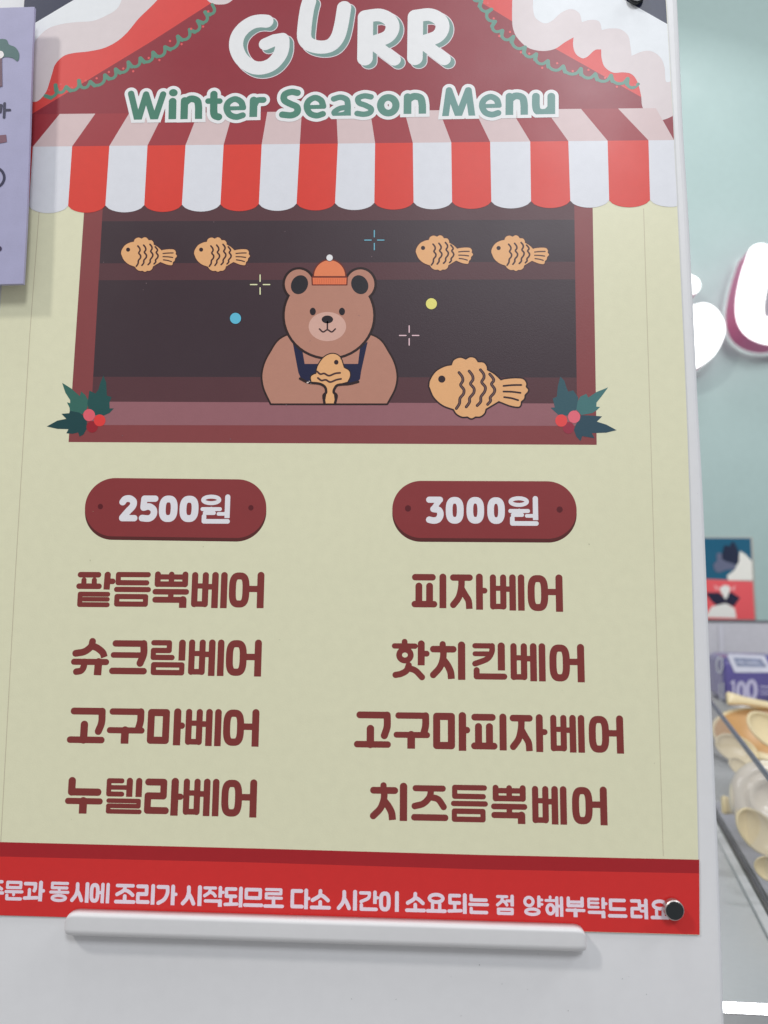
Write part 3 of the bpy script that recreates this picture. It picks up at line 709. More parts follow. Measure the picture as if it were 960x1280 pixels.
# "Winter Season Menu"
e_ = lambda dx, dy, s: ['%g ~ %g,%g %g,%g %g,%g %g,%g %g,%g %g,%g %g,%g %g,%g' % ((38,) + tuple(v for p in ((740, 222), (728, 190), (692, 173), (654, 192), (642, 228), (660, 266), (700, 280), (738, 270)) for v in (p[0] * s + dx, p[1] * s + dy))),
                        '26 %g,%g %g,%g' % (650 * s + dx, 229 * s + dy, 746 * s + dx, 227 * s + dy)]
CW = crop(150, 90, 4.8); CS = crop(340, 90, 4.8); CM = crop(530, 90, 4.8)
SUB = []
def sub(C, st, clip=None):
    m = scale_at(*C(300, 200)) / 4.8
    SUB.append(write(st, lambda x, y: mm(*C(x, y)), m, clip))
sub(CW, ['38 70,136 112,312', '38 112,300 160,140', '38 160,140 208,300', '38 204,312 262,140'], 294)
sub(CW, ['46 319,183 316,320', '1 d 323,131 26,22'], 295)
sub(CW, ['44 390,178 386,320', '43 ~ 390,195 425,168 465,178 474,215 474,250 474,320'], 296)
sub(CW, ['44 ~ 566,140 565,200 565,245 572,268 594,276', '36 532,181 600,181'])
sub(CW, e_(0, -4, 1.0))
sub(CW, ['46 804,176 800,320', '38 ~ 806,210 826,178 862,174'], 290)
sub(CS, ['41 ~ 154,132 118,126 78,142 76,176 112,198 150,216 152,248 118,266 64,262'])
sub(CS, e_(-432, -12, 1.0))
sub(CS, ['36 ~ 372,168 412,158 448,172 456,205 456,245 457,320', '34 ~c 452,222 412,224 382,240 374,252 390,264 425,262 448,250'], 276)
sub(CS, ['35 ~ 594,156 555,150 518,164 524,192 560,206 594,226 588,250 552,260 512,255'])
sub(CS, ['43 o 698,206 46,47'])
sub(CS, ['46 814,156 812,320', '44 ~ 814,175 850,153 890,162 901,200 902,240 902,320'], 272)
sub(CM, ['40 150,118 124,300', '40 150,116 206,270', '40 206,270 264,116', '40 266,116 291,300'], 273)
sub(CM, e_(-294, -18, 1.0))
sub(CM, ['46 512,153 510,320', '44 ~ 512,172 548,150 588,160 599,198 600,238 601,320'], 273)
sub(CM, ['46 ~ 670,153 670,205 678,238 706,250 738,244 760,222', '46 762,153 762,320'], 272)
WORDS = []
mg = scale_at(430, 132)
for i, k in enumerate(SUB): ink_mesh('subtitle_letter', k, 18, [ink(68, 116, 98), ink(76, 122, 106), ink(86, 128, 116), ink(96, 134, 128)][min(3, i // 4)], poster, step=0.13)  # greens pale from left to right, glare painted into the inks
ink_mesh('subtitle_outline', SUB, 16, ink(214, 215, 223), poster, grow=4.3 * mg, step=0.22, joined=True)

# dust and scuffs on the print and on the board
rs = random.Random(11)
def specks(name, n, x0, x1, y0, y1, mat, parent, r0, r1, y=None, lay=15):
    for i in range(n):
        cx, cy = rs.uniform(x0, x1), rs.uniform(y0, y1); a_ = rs.uniform(0, 3.14); ra = rs.uniform(r0, r1); rb_ = ra * rs.uniform(0.25, 0.8)
        flat(name, [[mm(*p) for p in ell(cx, cy, ra, rb_, 9, rot=a_)]], lay, mat, parent, y=y)
specks('dust_speck', 16, 130, 700, 270, 550, ink(120, 100, 104), poster, 0.35, 0.9)
specks('scuff', 12, 60, 840, 600, 1040, ink(168, 166, 140), poster, 0.3, 0.9)
specks('scuff', 3, 384, 391, 477, 482, ink(196, 184, 178), poster, 0.6, 1.6, lay=19)
specks('scuff', 14, 20, 890, 1190, 1270, ink(150, 149, 150), board, 0.3, 0.9, y=-0.0002)
specks('scuff', 7, 862, 872, 300, 1000, ink(160, 158, 160), board, 0.3, 0.8, y=-0.0002)
# ================================================================== magnets
def disc(bmx, c, r, y0, y1, n=40, bev=0.0005):
    prof = [(0, y1), (r - bev, y1), (r, y1 + bev), (r, y0)]
    vs = []
    for (q, y) in prof:
        if q == 0: vs.append([bmx.verts.new((c[0], y, c[2]))]); continue
        vs.append([bmx.verts.new((c[0] + q * math.cos(t), y, c[2] + q * math.sin(t))) for t in np.linspace(0, 2 * math.pi, n + 1)[:-1]])
    for i in range(n): bmx.faces.new((vs[0][0], vs[1][i], vs[1][(i + 1) % n]))
    for k in (1, 2):
        for i in range(n): bmx.faces.new((vs[k][i], vs[k + 1][i], vs[k + 1][(i + 1) % n], vs[k][(i + 1) % n]))
    bmx.faces.new(vs[3])
steel = pbr('nickel_rim', (0.55, 0.52, 0.50), rough=0.42, metal=1.0, mottle=0.02)
blk = pbr('magnet_face', (0.018, 0.022, 0.024), rough=0.35, mottle=0.05)
def magnet(px, py, r, label, top=-0.0064, rim=None):
    c = W(px, py, top)
    o = empty('magnet', (c[0], -0.0022, c[2]), label=label, category='magnet', group='round black magnets')
    b = bmesh.new(); disc(b, c, r, -0.0022, top, bev=0.0006); part('rim', bmesh_out(b, 'rim', False), rim or steel, o)
    b = bmesh.new(); disc(b, c, r * 0.90, top + 0.0003, top - 0.0003, bev=0.0002); part('face', bmesh_out(b, 'face', False), blk, o)
magnet(843.5, 1138.5, 0.0053, 'round black magnet on the red band at the poster\'s lower right corner')
magnet(796, -6.5, 0.0052, 'round black magnet half cut off at the top right of the poster', -0.0045, blk)

# ================================================================== pen ledge
ledge_m = pbr('ledge_plastic', (0.74, 0.735, 0.74), rough=0.38, spec=0.4, mottle=0.012, mscale=12)
lY = -0.0090
TL, TR = W(80, 1141.5, lY), W(733.5, 1161.5, lY)
tilt = (TR[2] - TL[2]) / (TR[0] - TL[0])
pl = []
h = 0.0128
# section: rounded lip, open trough behind it
sec = [(0.0, 0.0), (-0.0015, -0.0008)]
sec = []
for t in np.linspace(0, math.pi / 2, 6): sec.append((lY + 0.0022 - 0.0022 * math.sin(t), -0.0022 + 0.0022 * math.cos(t)))
for t in np.linspace(math.pi / 2, math.pi, 8): sec.append((lY + 0.0042 - 0.0042 * math.sin(t), -h + 0.0042 + 0.0042 * math.cos(t)))
sec += [(-0.0012, -h), (-0.0012, 0.0)]
bm = bmesh.new(); rings = []
xs = [0, 0.0006, 0.002, 0.004, 0.0062]; inset = [0.0045, 0.0028, 0.0011, 0.0003, 0.0]
L = TR[0] - TL[0]
stations = [(a, b) for a, b in zip(xs, inset)] + [(L - a, b) for a, b in zip(xs[::-1], inset[::-1])]
for sx_, ins in stations:
    ring = []
    for (yy, zz) in sec:
        cz = -h / 2; cy = lY / 2
        z2 = zz if abs(zz - cz) < 1e-9 else cz + (zz - cz) * (1 - ins / (h / 2) * (1.0 if zz > cz else 0.12))
        y2 = yy * (1 - ins / abs(lY) * 0.45)
        ring.append(bm.verts.new((TL[0] + sx_, y2, TL[2] + tilt * sx_ + z2)))
    rings.append(ring)
for a_, b_ in zip(rings[:-1], rings[1:]):
    for i in range(len(sec)): j = (i + 1) % len(sec); bm.faces.new((a_[i], a_[j], b_[j], b_[i]))
bm.faces.new(rings[0]); bm.faces.new(rings[-1][::-1])
lm = bmesh_out(bm, 'pen_ledge', True)
lo = link('pen_ledge', lm, ledge_m, None, label='long white plastic pen ledge along the bottom edge of the menu poster', category='ledge')
lm.transform(Matrix.Translation(-Vector((TL[0], 0, TL[2])))); lo.location = (TL[0], 0, TL[2])
wn = lo.modifiers.new('weight', 'WEIGHTED_NORMAL')

# ================================================================== lavender sign at left
PY = -0.0125
lv = empty('lavender_sign', (-0.27, PY, 1.56), category='sign', label='lavender sign with dark letters cut off at the left edge')
side = [(43, 8.5), (40.5, 60), (37, 170), (33, 280), (29, 354.5)]
fr_ = [W(x, y, PY) for x, y in side] + [W(-75, 357, PY), W(-70, 12, PY)]
me = prism('sign_panel', [tuple(p) for p in fr_], [(p[0], PY + 0.0022, p[2]) for p in fr_])
part('sign_panel', me, pbr('lavender_print', (0.40, 0.39, 0.575), rough=0.5, mottle=0.045, mscale=90, bump=0.1, bscale=1400), lv)
for (sx0, sy0) in ((-60, 40), (-60, 330)):
    p = W(sx0, sy0, PY); part('spacer', rbox('spacer', (p[0] - 0.006, PY + 0.0022, p[2] - 0.006), (p[0] + 0.006, -0.0012, p[2] + 0.006), 0.001), blk, lv)
def lmm(x, y): p = W(x, y, PY); return np.array([p[0], p[2]]) * 1000
ly = PY - 0.0002
def lflat(name, pts, c, d=0.0, smooth=True):
    pts = cat(pts, closed=True, k=5) if smooth else pts
    flat(name, [[lmm(*p) for p in pts]], 0, c, lv, y=ly - d)
q = crop(0, 0, 3.05)
lflat('leaf', [q(-20, 165), q(0, 150), q(25, 152), q(35, 170), q(60, 182), q(74, 208), q(68, 234), q(48, 222), q(20, 218), q(-10, 225)], ink(66, 96, 96))
lflat('stalk', [q(-10, 225), q(8, 222), q(10, 330), q(-10, 335)], ink(96, 72, 86), 0.00008, False)
lflat('flower', [q(-8, 200), q(8, 196), q(16, 210), q(8, 222), q(-8, 222)], ink(226, 208, 206), 0.00014)
kl = Ink(); sc_ = scale_at(10, 140)
kl.stroke([lmm(*q(18, 395)), lmm(*q(16, 448))], 1.7 * sc_); kl.stroke([lmm(*q(18, 420)), lmm(*q(38, 420))], 1.6 * sc_); kl.stroke([lmm(*q(-14, 400)), lmm(*q(6, 402)), lmm(*q(2, 428))], 1.6 * sc_)
ink_mesh('sign_lettering', kl, 0, ink(46, 46, 70), lv, y=ly, step=0.2)
lflat('brown_mark', [q(-10, 517), q(24, 514), q(27, 542), q(6, 546), q(-10, 548)], ink(112, 78, 92), 0, False)
kl = Ink(); P_ = [lmm(*p) for p in ell(-9, 222, 14.5, 13)]; kl.stroke(P_ + [P_[0]], 1.6 * sc_); ink_mesh('sign_lettering', kl, 0, ink(46, 46, 70), lv, y=ly, step=0.2)
lflat('brown_mark', [p for p in ell(-1.5, 311, 4, 3.6, 16)], ink(60, 54, 78), 0, False)

# ================================================================== lit shop letters on the wall
lit = emit('lit_acrylic', (1.0, 0.99, 1.0), 2.6)
ret = pbr('sign_return', (0.60, 0.19, 0.34), rough=0.4)
rb = ret.node_tree.nodes['Principled BSDF']; rb.inputs['Emission Color'].default_value = (0.45, 0.08, 0.20, 1); rb.inputs['Emission Strength'].default_value = 0.16
def wall_letter(strokes, label):
    fy = WALL_Y - 0.105
    M = lambda x, y: np.array([W(x, y, fy)[0], W(x, y, fy)[2]]) * 1000
    m = float(np.linalg.norm(M(921, 400) - M(920, 400)))
    k = write(strokes, M, m); lo_, hi_ = k.bbox(5)
    loops = contour(k.sd, lo_, hi_, 4.0)
    c = np.mean(np.array(loops[0]), 0) / 1000
    o = empty('shop_letter', (float(c[0]), WALL_Y, float(c[1])), label=label, category='sign letter', group='lit shop name letters')
    L3 = [[Vector((p[0] / 1000, p[1] / 1000, 0)) for p in lp] for lp in loops]
    pts, tri = fill_loops(loops); pts = [Vector((p[0] / 1000, p[1] / 1000, 0)) for p in pts]
    part('lit_face', mesh('lit_face', [(p.x, fy, p.y) for p in pts], [tuple(t) for t in tri]), lit, o)
    v, f = [], []
    for lp in L3:
        n = len(lp); b = len(v)
        for p in lp: v.append((p.x, fy + 0.001, p.y)); v.append((p.x, WALL_Y - 0.012, p.y))
        for i in range(n): j = (i + 1) % n; f.append((b + 2 * i, b + 2 * j, b + 2 * j + 1, b + 2 * i + 1))
    part('side_return', mesh('side_return', v, f), ret, o)
wall_letter(['25 863,356 845,353', '34 ~ 848,350 830,350 806,368 795,400 802,432 826,450 855,448 878,434 889,412 884,398', '36 880,396 852,404'], 'white lit letter G half hidden behind the board\'s right edge')
wall_letter(['35 ~ 952,321 942,352 937,385 943,406 965,414 990,404 1000,370 1006,335'], 'white lit letter U on the mint wall, cut by the frame')

# ================================================================== cabinet with the cat picture on it
cab_m = pbr('cabinet_grey', (0.50, 0.49, 0.525), rough=0.3, mottle=0.04, mscale=5)
CY = 1.55
cp = G(900, 776.5, 1.3475) if False else None
topz = W(920, 775.2, CY)[2]
cab = empty('glass_cabinet', (1.3, CY + 0.2, CZ), category='cabinet', label='grey back cabinet carrying the small cat picture')
part('cabinet_body', rbox('cabinet_body', (0.35, CY, CZ + 0.001), (1.9, CY + 0.5, topz - 0.004), 0.004), cab_m, cab)
part('top_trim', rbox('top_trim', (0.34, CY - 0.004, topz - 0.0035), (1.91, CY + 0.505, topz), 0.001), pbr('trim_dark', (0.12, 0.12, 0.14), 0.4), cab)
part('pale_streak', rbox('pale_streak', (W(900, 800, CY)[0] - 0.004, CY - 0.003, CZ + 0.01), (W(900, 800, CY)[0] + 0.008, CY, topz - 0.01), 0.001), pbr('cabinet_light', (0.54, 0.53, 0.58), 0.3), cab)  # slightly paler upright strip on the cabinet front
QY = 1.62
pic = empty('cat_picture', (W(900, 770, QY)[0], QY, topz), category='picture', label='small teal and coral canvas picture of two black and white cats')
pbx0, pbx1 = W(845, 700, QY)[0], W(943.5, 720, QY)[0]; pzt = W(940, 671.5, QY)[2]
part('canvas', rbox('canvas', (pbx0, QY, topz + 0.0005), (pbx1, QY + 0.025, pzt), 0.002), pbr('canvas_edge', (0.40, 0.38, 0.34), 0.7), pic)
def qm(x, y): p = W(x, y, QY); return np.array([min(max(p[0], pbx0 + 0.001), pbx1 - 0.006), min(max(p[2], topz + 0.002), pzt - 0.003)]) * 1000
def qflat(name, pts, c, d, smooth=False):
    pts = cat(pts, closed=True, k=5) if smooth else pts
    flat(name, [[qm(*p) for p in pts]], 0, c, pic, y=QY - 0.0004 - 0.0004 * d)
qflat('teal_ground', [(840, 660), (950, 660), (950, 726), (840, 722)], ink(22, 84, 108), 0)
qflat('coral_ground', [(840, 722), (950, 727), (955, 780), (840, 780)], ink(204, 84, 88), 1)
v = crop(870, 650, 9.14)
qflat('cat_white', [v(500, 355), v(560, 390), v(650, 470), v(690, 560), v(690, 690), v(370, 690), v(350, 640), v(440, 570), v(480, 480)], ink(206, 204, 196), 2)
qflat('cat_grey', [v(235, 390), v(280, 380), v(330, 430), v(440, 500), v(440, 560), v(350, 570), v(250, 600), v(205, 560), v(200, 500), v(235, 470)], ink(92, 96, 116), 3, True)
qflat('cat_dark', [v(300, 370), v(320, 290), v(380, 300), v(420, 240), v(465, 310), v(485, 380), v(490, 470), v(465, 515), v(400, 490), v(330, 470), v(290, 440)], ink(38, 44, 62), 4)
qflat('cat_white', [v(100, 1110), v(180, 990), v(340, 950), v(440, 1010), v(460, 1120)], ink(206, 204, 198), 2)
qflat('cat_dark', [v(100, 830), v(260, 830), v(325, 890), v(395, 820), v(500, 890), v(430, 990), v(335, 950), v(230, 975), v(180, 930)], ink(42, 40, 58), 3)
qflat('cat_white', [v(270, 790), v(320, 745), v(385, 770), v(370, 840), v(335, 905), v(300, 850)], ink(206, 204, 198), 4, True)
qflat('whisker', [v(200, 740), v(290, 780), v(220, 800)], ink(220, 140, 140), 2); qflat('whisker', [v(450, 740), v(390, 790), v(440, 810)], ink(220, 140, 140), 2)

# ================================================================== counter
cnt_m = pbr('counter_white', (0.60, 0.605, 0.60), rough=0.28, spec=0.5, mottle=0.02, mscale=10)
e0 = G(880, 1253, CZ); e1 = G(960, 1257, CZ); ed = (e1 - e0); ed[2] = 0; ed /= np.linalg.norm(ed)
en = np.array([ed[1], -ed[0], 0.0])                 # towards the camera
lampc = np.array([0.75, -3.0, 3.85]); pt = G(932, 1264, CZ)
to_c = CAM - pt; to_c /= np.linalg.norm(to_c); to_l = lampc - pt; to_l /= np.linalg.norm(to_l)
sl = 0.34
hv = en * math.sin(sl) + np.array([0, 0, math.cos(sl)]); rr = 2 * (hv @ to_c) * hv - to_c
lampp = pt + rr * (3.9 - pt[2]) / rr[2]
area('ceiling_or_added_lamp', tuple(lampp), tuple(pt), 0.42, 9, (0.95, 0.98, 1.0), 0.5); print('LAMP', lampp)  # added lamp, placed so its reflection brightens the edge strip
A0 = e0 - ed * 0.9; A1 = e1 + ed * 1.4; wch = 0.0105
dn = np.array([0, 0, -1.0])
B0 = A0 + en * wch * math.cos(sl) + dn * wch * math.sin(sl); B1 = A1 + en * wch * math.cos(sl) + dn * wch * math.sin(sl)
far0 = np.array([A0[0], 1.9, CZ]); far1 = np.array([A1[0], 1.9, CZ])
low = 0.75
vv = [A0, A1, far1, far0, B0, B1, B0 + dn * low, B1 + dn * low, far0 + dn * low, far1 + dn * low]
cn = empty('counter', (float(A0[0] + 0.9), 1.0, CZ - low), category='counter', label='pale grey counter top behind the board at lower right')
part('counter_top', mesh('counter_top', vv, [(0, 1, 2, 3), (4, 5, 1, 0), (6, 7, 5, 4), (3, 2, 9, 8), (0, 3, 8, 6, 4), (1, 5, 7, 9, 2), (6, 8, 9, 7)]), cnt_m, cn)
part('counter_plinth', rbox('counter_plinth', (float(A0[0]) + 0.05, float(max(A0[1], A1[1])) + 0.3, 0.0), (float(A1[0]) - 0.1, 1.8, CZ - low), 0.002), cnt_m, cn)
# polished edge strip lying along the front edge
n_ = np.cross(ed, B0 - A0); n_ /= np.linalg.norm(n_); n_ = n_ if n_[2] > 0 else -n_
s0, s1 = A0 + n_ * 0.0015, A1 + n_ * 0.0015
part('edge_strip', mesh('edge_strip', [s0, s1, B1 + n_ * 0.0015, B0 + n_ * 0.0015, A0, A1, B1, B0], [(3, 2, 1, 0), (0, 1, 5, 4), (2, 3, 7, 6)]), pbr('polished_edge', (0.7, 0.7, 0.72), rough=0.13, metal=1.0, mottle=0.0), cn)

# ================================================================== display bin
bin_ = empty('display_bin', tuple(map(float, (b0 + b1) / 2)), category='display bin', label='clear open display bin with a grey top rail on the counter')
pn = bn
def on_pane(x, y): return hit(x, y, b0, pn)
r0 = on_pane(896, 887); r1 = on_pane(960, 971)
def along(a, b, t): return a + (b - a) * t
rA, rB = along(r0, r1, -0.25), along(r0, r1, 2.2)
fA, fB = along(b0, b1, -0.35), along(b0, b1, 2.3)
def bar(name, a, b, w, hgt, mat, parent, off=np.zeros(3)):
    a = a + off; b = b + off; s = bn * w / 2; u = np.array([0, 0, hgt / 2])
    v_ = [a + s + u, a - s + u, a - s - u, a + s - u, b + s + u, b - s + u, b - s - u, b + s - u]
    bm_ = bmesh.new(); q_ = [bm_.verts.new(tuple(map(float, p))) for p in v_]
    for f_ in ((0, 1, 2, 3), (7, 6, 5, 4), (0, 4, 5, 1), (1, 5, 6, 2), (2, 6, 7, 3), (3, 7, 4, 0)): bm_.faces.new([q_[i] for i in f_])
    bmesh.ops.bevel(bm_, geom=bm_.edges[:], offset=min(w, hgt) * 0.22, segments=2, affect='EDGES')
    part(name, bmesh_out(bm_, name, False), mat, parent)
bar('top_rail', rA, rB, 0.004, 0.0062, pbr('rail_slate', (0.13, 0.14, 0.19), 0.3, mottle=0.05), bin_)
gl = clear('bin_glass', (0.90, 0.90, 0.93), 0.06, cover=0.12, body=(0.66, 0.62, 0.62))
part('side_pane', mesh('side_pane', [fA, fB, rB, rA], [(0, 1, 2, 3)]), gl, bin_)
bar('foot_gasket', fA, fB, 0.0028, 0.004, pbr('gasket_dark', (0.12, 0.115, 0.11), 0.5), bin_, np.array([0, 0, 0.002]) + bn * 0.002)
bar('foot_channel', fA, fB, 0.005, 0.004, pbr('channel_clear', (0.42, 0.42, 0.48), 0.25), bin_, np.array([0, 0, 0.002]) - bn * 0.005)
bar('counter_bead', fA, fB, 0.010, 0.003, pbr('bead_white', (0.70, 0.70, 0.70), 0.3), bin_, np.array([0, 0, 0.0016]) + bn * 0.0088)
fl = [fA - bn * 0.003, fB - bn * 0.003, fB - bn * 0.7, fA - bn * 0.7]
part('bin_floor', mesh('bin_floor', [p + np.array([0, 0, 0.004]) for p in fl] + [p + np.array([0, 0, 0.001]) for p in fl], [(0, 1, 2, 3), (4, 7, 6, 5), (0, 4, 5, 1), (1, 5, 6, 2), (2, 6, 7, 3), (3, 7, 4, 0)]), pbr('bin_floor_grey', (0.36, 0.36, 0.41), 0.35, mottle=0.05, mscale=14), bin_)

# ================================================================== purple pack
KY = 1.20
pk = empty('purple_pack', tuple(W(930, 880, KY)), category='pack', label='purple plastic pack printed 100 at the back of the bin')
kA = W(892, 850, 1.31); kB = W(905.5, 850, KY); kC = W(1000, 850, KY + 0.05)
zt, zb = W(905, 819.5, KY)[2], W(905, 880, KY)[2]
ring = [kA[:2], kB[:2], kC[:2], kC[:2] + np.array([0, 0.12]), kA[:2] + np.array([0.02, 0.10])]
bm = bmesh.new()
lo_v = [bm.verts.new((p[0], p[1], zb)) for p in ring]; f_ = bm.faces.new(lo_v)
ex = bmesh.ops.extrude_face_region(bm, geom=[f_]); bmesh.ops.translate(bm, vec=(0, 0, zt - zb), verts=[x for x in ex['geom'] if isinstance(x, bmesh.types.BMVert)])
bmesh.ops.bevel(bm, geom=bm.edges[:], offset=0.020, segments=8, affect='EDGES', profile=0.5)
part('pack_body', bmesh_out(bm, 'pack_body', True), pbr('purple_film', (0.115, 0.095, 0.30), rough=0.24, mottle=0.10, mscale=25, bump=0.25, bscale=60, coat=0.4), pk)
fn = np.cross(np.array([kC[0] - kB[0], kC[1] - kB[1], 0]), np.array([0, 0, 1.0])); fn /= np.linalg.norm(fn)
if fn @ (CAM - kB) < 0: fn = -fn
sn = np.cross(np.array([kB[0] - kA[0], kB[1] - kA[1], 0]), np.array([0, 0, 1.0])); sn /= np.linalg.norm(sn)
if sn @ (CAM - kB) < 0: sn = -sn
def decal(name, k, p0, nrm, M, mat, grow=0.0, d=0.0008):
    lo_, hi_ = k.bbox(3); loops = contour(lambda X, Y: k.sd(X, Y) - grow, lo_, hi_, 0.35)
    pts, tri = fill_loops(loops); pts = [hit(q_[0], q_[1], np.array(p0) + nrm * d, nrm) for q_ in pts]
    part(name, mesh(name, pts, [tuple(t) for t in tri]), mat, pk)
I = lambda x, y: np.array([x, y], float)
wht = pbr('pack_print_white', (0.70, 0.70, 0.80), 0.35, mottle=0.05)
gry = pbr('pack_window', (0.30, 0.33, 0.46), 0.25, mottle=0.25, mscale=70)
k = Ink(); k.fill([I(912, 820), I(954, 822), I(962, 838), I(920, 838)], 2.6); decal('label_panel', k, kB, fn, I, wht)
k = Ink(); k.fill([I(918, 823), I(951, 824.5), I(957, 833), I(922, 832)], 1.0); decal('label_window', k, kB, fn, I, gry, d=0.0012)
k = write(['3 914.5,853.5 917,851.5 917,876', '4.6 o 926.5,864 4.2,10.5', '5 o 939.5,862.5 5.2,11'], I, 1.0); decal('pack_lettering', k, kB, fn, I, pbr('pack_print_lilac', (0.50, 0.47, 0.64), 0.35))
k = write(['1.6 951,858 962,859', '1.2 951,863 962,864', '1.2 951,867 962,868'], I, 1.0); decal('fine_print', k, kB, fn, I, pbr('pack_print_lilac', (0.50, 0.47, 0.64), 0.35))
k = write(['1.1 923,828 930,828.3', '1.1 934,828.3 948,829'], I, 1.0); decal('fine_print', k, kB, fn, I, wht, d=0.0016)
k = write(['2.2 o 899.5,831 3.6,9.5'], I, 1.0); decal('label_oval', k, kB, sn, I, wht)
k = write(['1.8 899.5,855 900.5,875', '1.8 904,854 904.2,874'], I, 1.0); decal('pack_lettering', k, kB, sn, I, wht)
# white block it stands on
sb = empty('white_tray', tuple(W(930, 900, KY)), category='tray', label='pale grey tray under the purple pack')
part('tray_body', rbox('tray_body', (kA[0] - 0.0, KY - 0.02, CZ + 0.005), (kC[0] + 0.1, KY + 0.28, zb - 0.0005), 0.008), pbr('tray_pale', (0.58, 0.57, 0.55), 0.35), sb)

# ================================================================== cream bowl and spoons in the bin
cream = pbr('cream_plastic', (0.80, 0.67, 0.41), rough=0.3, mottle=0.03, mscale=30)
tan = pbr('bowl_tan', (0.60, 0.35, 0.14), rough=0.35, mottle=0.04, mscale=30)
def lathe(prof, n=56):
    v_, f_ = [], []
    for r, z in prof: v_ += [(r * math.cos(t), r * math.sin(t), z) for t in np.linspace(0, 2 * math.pi, n + 1)[:-1]]
    for k in range(len(prof) - 1):
        for i in range(n): j = (i + 1) % n; f_.append((k * n + i, k * n + j, (k + 1) * n + j, (k + 1) * n + i))
    f_.append(tuple(range(n))[::-1]); f_.append(tuple((len(prof) - 1) * n + i for i in range(n)))
    return v_, f_
BY = 0.93
bc = W(968, 924, BY)
bw = empty('cream_bowl', tuple(bc), category='bowl', label='tan bowl with a cream rim tipped towards the front in the bin')
R_ = 0.099
prof = [(0.03, -0.050), (0.05, -0.046), (0.080, -0.022), (R_ - 0.002, 0.0), (R_, 0.0035), (R_ - 0.003, 0.005), (R_ - 0.006, 0.002)]
v_, f_ = lathe(prof); me = mesh('outer_shell', v_, f_[:-1], True); o1 = link('outer_shell', me, cream, bw)
prof = [(R_ - 0.006, 0.002), (0.072, -0.019), (0.045, -0.040), (0.02, -0.044), (0.001, -0.0445)]
v_, f_ = lathe(prof); me = mesh('inside', v_, f_[:-2] + [f_[-1]], True); o2 = link('inside', me, tan, bw)
bw.rotation_euler = (rad(24), rad(-3), 0)

def spoon_meshes():
    n, mrows = 28, 9; v_, f_ = [], []
    # head: oval shell with thickness, centre at origin, length along x
    a_, b_ = 0.030, 0.021
    rows = [(math.sin(t), -math.cos(t)) for t in np.linspace(0.02, math.pi / 2, mrows)]
    def shell(dz, sc, flip):
        base = len(v_)
        for (r, z) in rows: v_.extend([(a_ * sc * r * math.cos(t), b_ * sc * r * math.sin(t), 0.0095 * z * sc + dz) for t in np.linspace(0, 2 * math.pi, n + 1)[:-1]])
        for k in range(mrows - 1):
            for i in range(n):
                j = (i + 1) % n; q_ = (base + k * n + i, base + k * n + j, base + (k + 1) * n + j, base + (k + 1) * n + i)
                f_.append(q_ if flip else q_[::-1])
        f_.append(tuple(base + i for i in range(n))); return base + (mrows - 1) * n
    o_ = shell(0, 1.0, True); i_ = shell(0.0006, 0.90, False)
    for i in range(n): j = (i + 1) % n; f_.append((o_ + i, o_ + j, i_ + j, i_ + i))
    head = mesh('spoon_head', v_, f_, True)
    v_, f_ = [], []
    st = [(0.0285, 0.0055, 0.0028), (0.040, 0.0050, 0.0034), (0.070, 0.0046, 0.0034), (0.095, 0.0054, 0.0034), (0.108, 0.0078, 0.0036), (0.114, 0.0084, 0.0036), (0.116, 0.0070, 0.002)]
    for (x, w, t) in st:
        for a in np.linspace(0, 2 * math.pi, 13)[:-1]:
            v_.append((x, w * math.copysign(abs(math.cos(a)) ** 0.6, math.cos(a)), 0.0006 + 0.05 * (x - 0.028) + t * math.copysign(abs(math.sin(a)) ** 0.6, math.sin(a))))
    for k in range(len(st) - 1):
        for i in range(12): j = (i + 1) % 12; f_.append((k * 12 + i, k * 12 + j, (k + 1) * 12 + j, (k + 1) * 12 + i))
    f_.append(tuple(range(12))[::-1]); f_.append(tuple((len(st) - 1) * 12 + i for i in range(12)))
    return head, mesh('spoon_handle', v_, f_, True)
hm, hh = spoon_meshes(); hm.materials.append(cream); hh.materials.append(cream)
proto = empty('cream_spoon', (0, 0, 0), category='spoon', group='cream plastic spoons in the bin')
for nm, me in (('spoon_head', hm), ('spoon_handle', hh)):
    o = bpy.data.objects.new(nm, me); COL.objects.link(o); o.parent = proto
cr, cu, cb = ROT[:, 0], ROT[:, 1], ROT[:, 2]
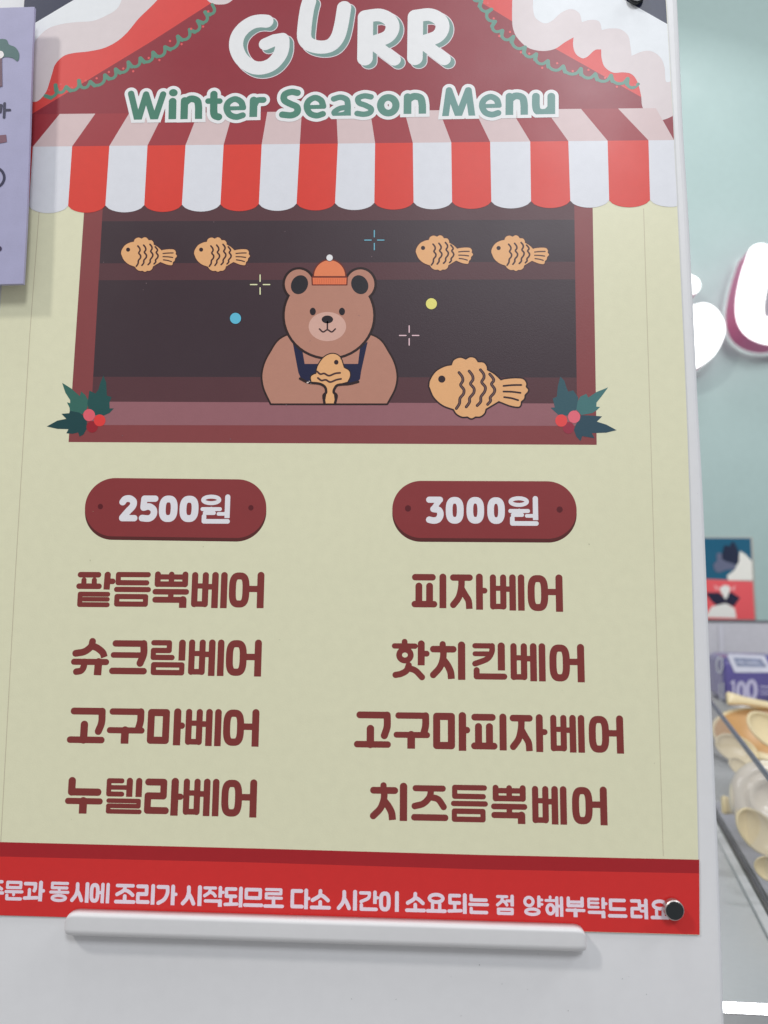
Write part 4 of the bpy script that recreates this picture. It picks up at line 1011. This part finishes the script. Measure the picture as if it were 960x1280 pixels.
def pose(ang, tilt, turn=0.0):
    """long axis at this slope as seen from the front, face tipped back by tilt"""
    A = rad(ang); x = math.cos(A) * cr + math.sin(A) * cu; p = -math.sin(A) * cr + math.cos(A) * cu
    if p[2] < 0: p = -p
    x = x * math.cos(rad(turn)) + cb * math.sin(rad(turn)); x /= np.linalg.norm(x)
    n = cb * math.cos(rad(tilt)) + p * math.sin(rad(tilt)); n -= (n @ x) * x; n /= np.linalg.norm(n); y = np.cross(n, x)
    return Matrix(((x[0], y[0], n[0]), (x[1], y[1], n[1]), (x[2], y[2], n[2]))).to_euler()
SP = [  # pixel, depth, handle slope, tilt, turn, scale, pixel marks the handle end, label
    (964, 914, 0.885, -30, 42, 6, 1.45, False, 'spoon whose round head lies inside the tan bowl'),
    (921, 936, 0.79, -17, 42, 5, 1.12, False, 'spoon just below the bowl with its handle to the right'),
    (925, 959, 0.70, -32, 40, 5, 0.60, False, 'small spoon behind the pane, just under the top rail'),
    (949, 1040, 0.50, -42, 30, 8, 1.05, False, 'spoon with a bright curved rim low behind the pane'),
    (964, 1087, 0.40, -20, 10, 10, 0.58, False, 'lowest spoon in the bin, cut by the frame'),
    (931, 1027, 0.60, -60, 35, 5, 0.62, False, 'spoon partly tucked beneath the off-white disc'),
    (903, 1006, 0.68, 174, 25, -6, 1.45, True, 'spoon whose blunt handle end points at the board, beside the off-white disc'),
    (909, 873, 1.00, 171, 35, 0, 1.42, True, 'spoon lying on top with its flared handle end pointing left'),
]
for i, (x, y, Y, ang, tilt, turn, s, at_end, lab) in enumerate(SP):
    if i == 0: o = proto
    else:
        o = proto.copy(); COL.objects.link(o)
        for ch in list(proto.children):
            c_ = ch.copy(); COL.objects.link(c_); c_.parent = o
    e_r = pose(ang, tilt, turn); p = Vector(W(x, y, Y))
    if at_end: p = p - e_r.to_matrix() @ Vector((0.115 * s, 0, 0.004 * s))
    o.location = p; o.rotation_euler = e_r; o.scale = (s,) * 3; o['label'] = lab
# round white lid
LY2 = 0.60
lid = empty('ringed_disc', tuple(W(962, 998, LY2)), category='disc', label='round off-white plastic disc with a raised ring behind the clear pane')
prof = [(0.0485, -0.006), (0.049, -0.002), (0.046, 0.002), (0.034, 0.0035), (0.031, 0.002), (0.028, 0.0045), (0.022, 0.005), (0.018, 0.001), (0.001, 0.0005)]
v_, f_ = lathe([(r * 0.96, z * 1.8) for r, z in prof]); link('lid_disc', mesh('lid_disc', v_, f_, True), pbr('lid_white', (0.80, 0.71, 0.56), 0.22, mottle=0.02), lid)
lid.rotation_euler = pose(0, 22, 12)
